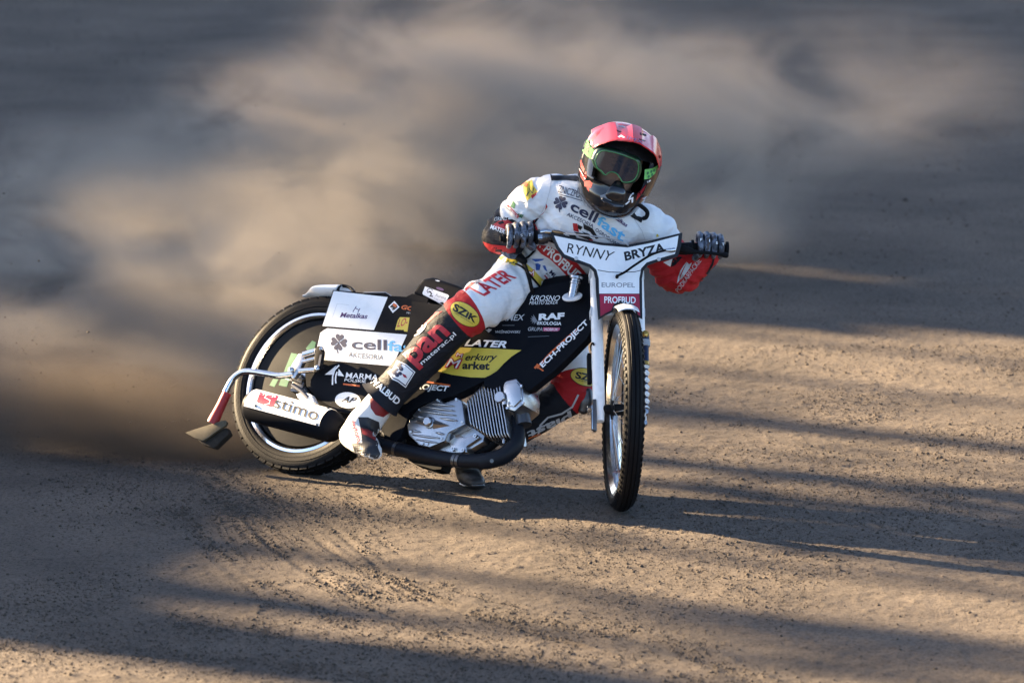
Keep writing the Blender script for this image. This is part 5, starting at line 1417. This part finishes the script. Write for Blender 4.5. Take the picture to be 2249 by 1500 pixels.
make('lens_rim', tube(lp, .0017, 10), LIMEG, gog)
cenp = np.mean(lp, axis=0)
outp = np.array([cenp + (q - cenp) * 1.16 - hy * .012 for q in lp])
midp = np.array([cenp + (q - cenp) * 1.07 - hy * .003 for q in lp])
mid0 = np.array([q - hy * .002 for q in lp])
l_ = loft([mid0, midp, outp, outp - hy * .02], closed=False, cap=False)
FRM = mat('dark_green_frame', (.015, .05, .025), .3, coat=.5)
make('goggle_frame', thick(l_[0], l_[1], -hy * .004), FRM, gog, ang=50)
patch('strap', ZH((300, 395), (262, 470), (240, 555), (250, 620), (300, 680), (352, 722), (395, 600), (345, 545), (320, 470)), bh_full, LIME, gog, .009, 4)
lettering('ER', *ZH((262, 560), (330, 638), (285, 490)), bh_full, BLKP, gog, tr=ZH((360, 565))[0], off=.012, weight=.01)
patch('strap', ZH((1050, 855), (1040, 985), (1110, 970), (1180, 905), (1222, 795), (1150, 838)), bh_full, LIME, gog, .009, 4)
for e in ((1085, 900), (1130, 880), (1165, 865), (1095, 945), (1140, 920)): patch('strap_print', ellipse(ZH(e)[0], 2.2, 3.4, 20), bh_full, GREENV, gog, .012, 3)
# eyes behind the lens
SKINW = mat('eye_white', (.34, .31, .29), .4); IRIS = mat('iris', (.03, .025, .02), .2); BROW = mat('brow', (.05, .03, .02), .8)
for sx in (-1, 1):
    ec = H(.033 * sx, .070, .008)
    ey = make('eye', lathe(ec - hy * .012, hy, [(0, .001)] + [(.012 - .0105 * math.cos(R_(a)), .0105 * math.sin(R_(a))) for a in range(15, 175, 15)] + [(.024, .0005)], 18), SKINW, body)
    make('iris', lathe(ec + hy * .0105, hy, [(0, .0055), (.0015, .005), (.002, 0)], 16), IRIS, ey)
    make('eyelid', tube([H(.020 * sx, .073, .013), H(.033 * sx, .080, .0165), H(.046 * sx, .071, .013)], [.004, .0062, .004], 8, smooth=3, dome=True), mat('skin', (.40, .23, .16), .6), body)
    make('eyebrow', tube([H(.015 * sx, .078, .026), H(.035 * sx, .076, .031), H(.052 * sx, .064, .026)], [.003, .004, .002], 8, smooth=3, dome=True), BROW, body)
nosepad = make('nose_guard', tube([H(0, .125, -.040), H(0, .150, -.060), H(0, .152, -.085)], [(.018, .008), (.030, .008), (.034, .008)], 16, ref=hy, smooth=3, dome=True), HBLK, helmet)
# chin bar relief and print
chin = make('chin_vent', tube([H(-.034, .150, -.105), H(0, .158, -.110), H(.034, .150, -.105)], [(.010, .006), (.013, .008), (.010, .006)], 12, smooth=3, dome=True), HBLK, helmet)
patch('mesh_vent', ZH((470, 1200), (540, 1175), (630, 1200), (640, 1250), (600, 1300), (520, 1290), (480, 1250)), bh, GREYP, helmet, .0012, 4)
for poly in (((205, 715), (225, 740), (265, 850), (250, 900), (215, 830)), ((200, 860), (240, 930), (285, 880), (290, 960), (250, 1010), (215, 960)), ((255, 1010), (330, 1000), (370, 1040), (350, 1100), (300, 1085), (265, 1080)), ((290, 1060), (325, 1100), (320, 1150), (295, 1110)), ((960, 1180), (1010, 1130), (1080, 1050), (1050, 1130), (990, 1210), (940, 1265))):
    patch('red_graphic', ZH(*poly), bh, SUITR, helmet, .0012, 4)
for poly in (((190, 840), (205, 850), (280, 985), (270, 990)), ((790, 1315), (850, 1265), (862, 1275), (815, 1318)), ((835, 1255), (870, 1185), (908, 1160), (912, 1178), (880, 1200), (865, 1235), (905, 1215), (900, 1290), (880, 1295), (880, 1245), (850, 1262)), ((1085, 1015), (1130, 990), (1135, 1005), (1095, 1035))):
    patch('white_graphic', ZH(*poly), bh, WVINYL, helmet, .0018, 3)
lettering('APC', *ZH((575, 1118), (655, 1135), (580, 1100)), bh, REDV, helmet, off=.003)
make('breather_hose', tube([on_plane(*q, PY(1400, 450, .24), np.array([0, 1., 0])) for q in ZH((860, 1300), (930, 1298), (1010, 1340), (1075, 1395), (1092, 1440), (1070, 1490), (1030, 1500))], .0075, 12, smooth=5), MATTE, helmet)
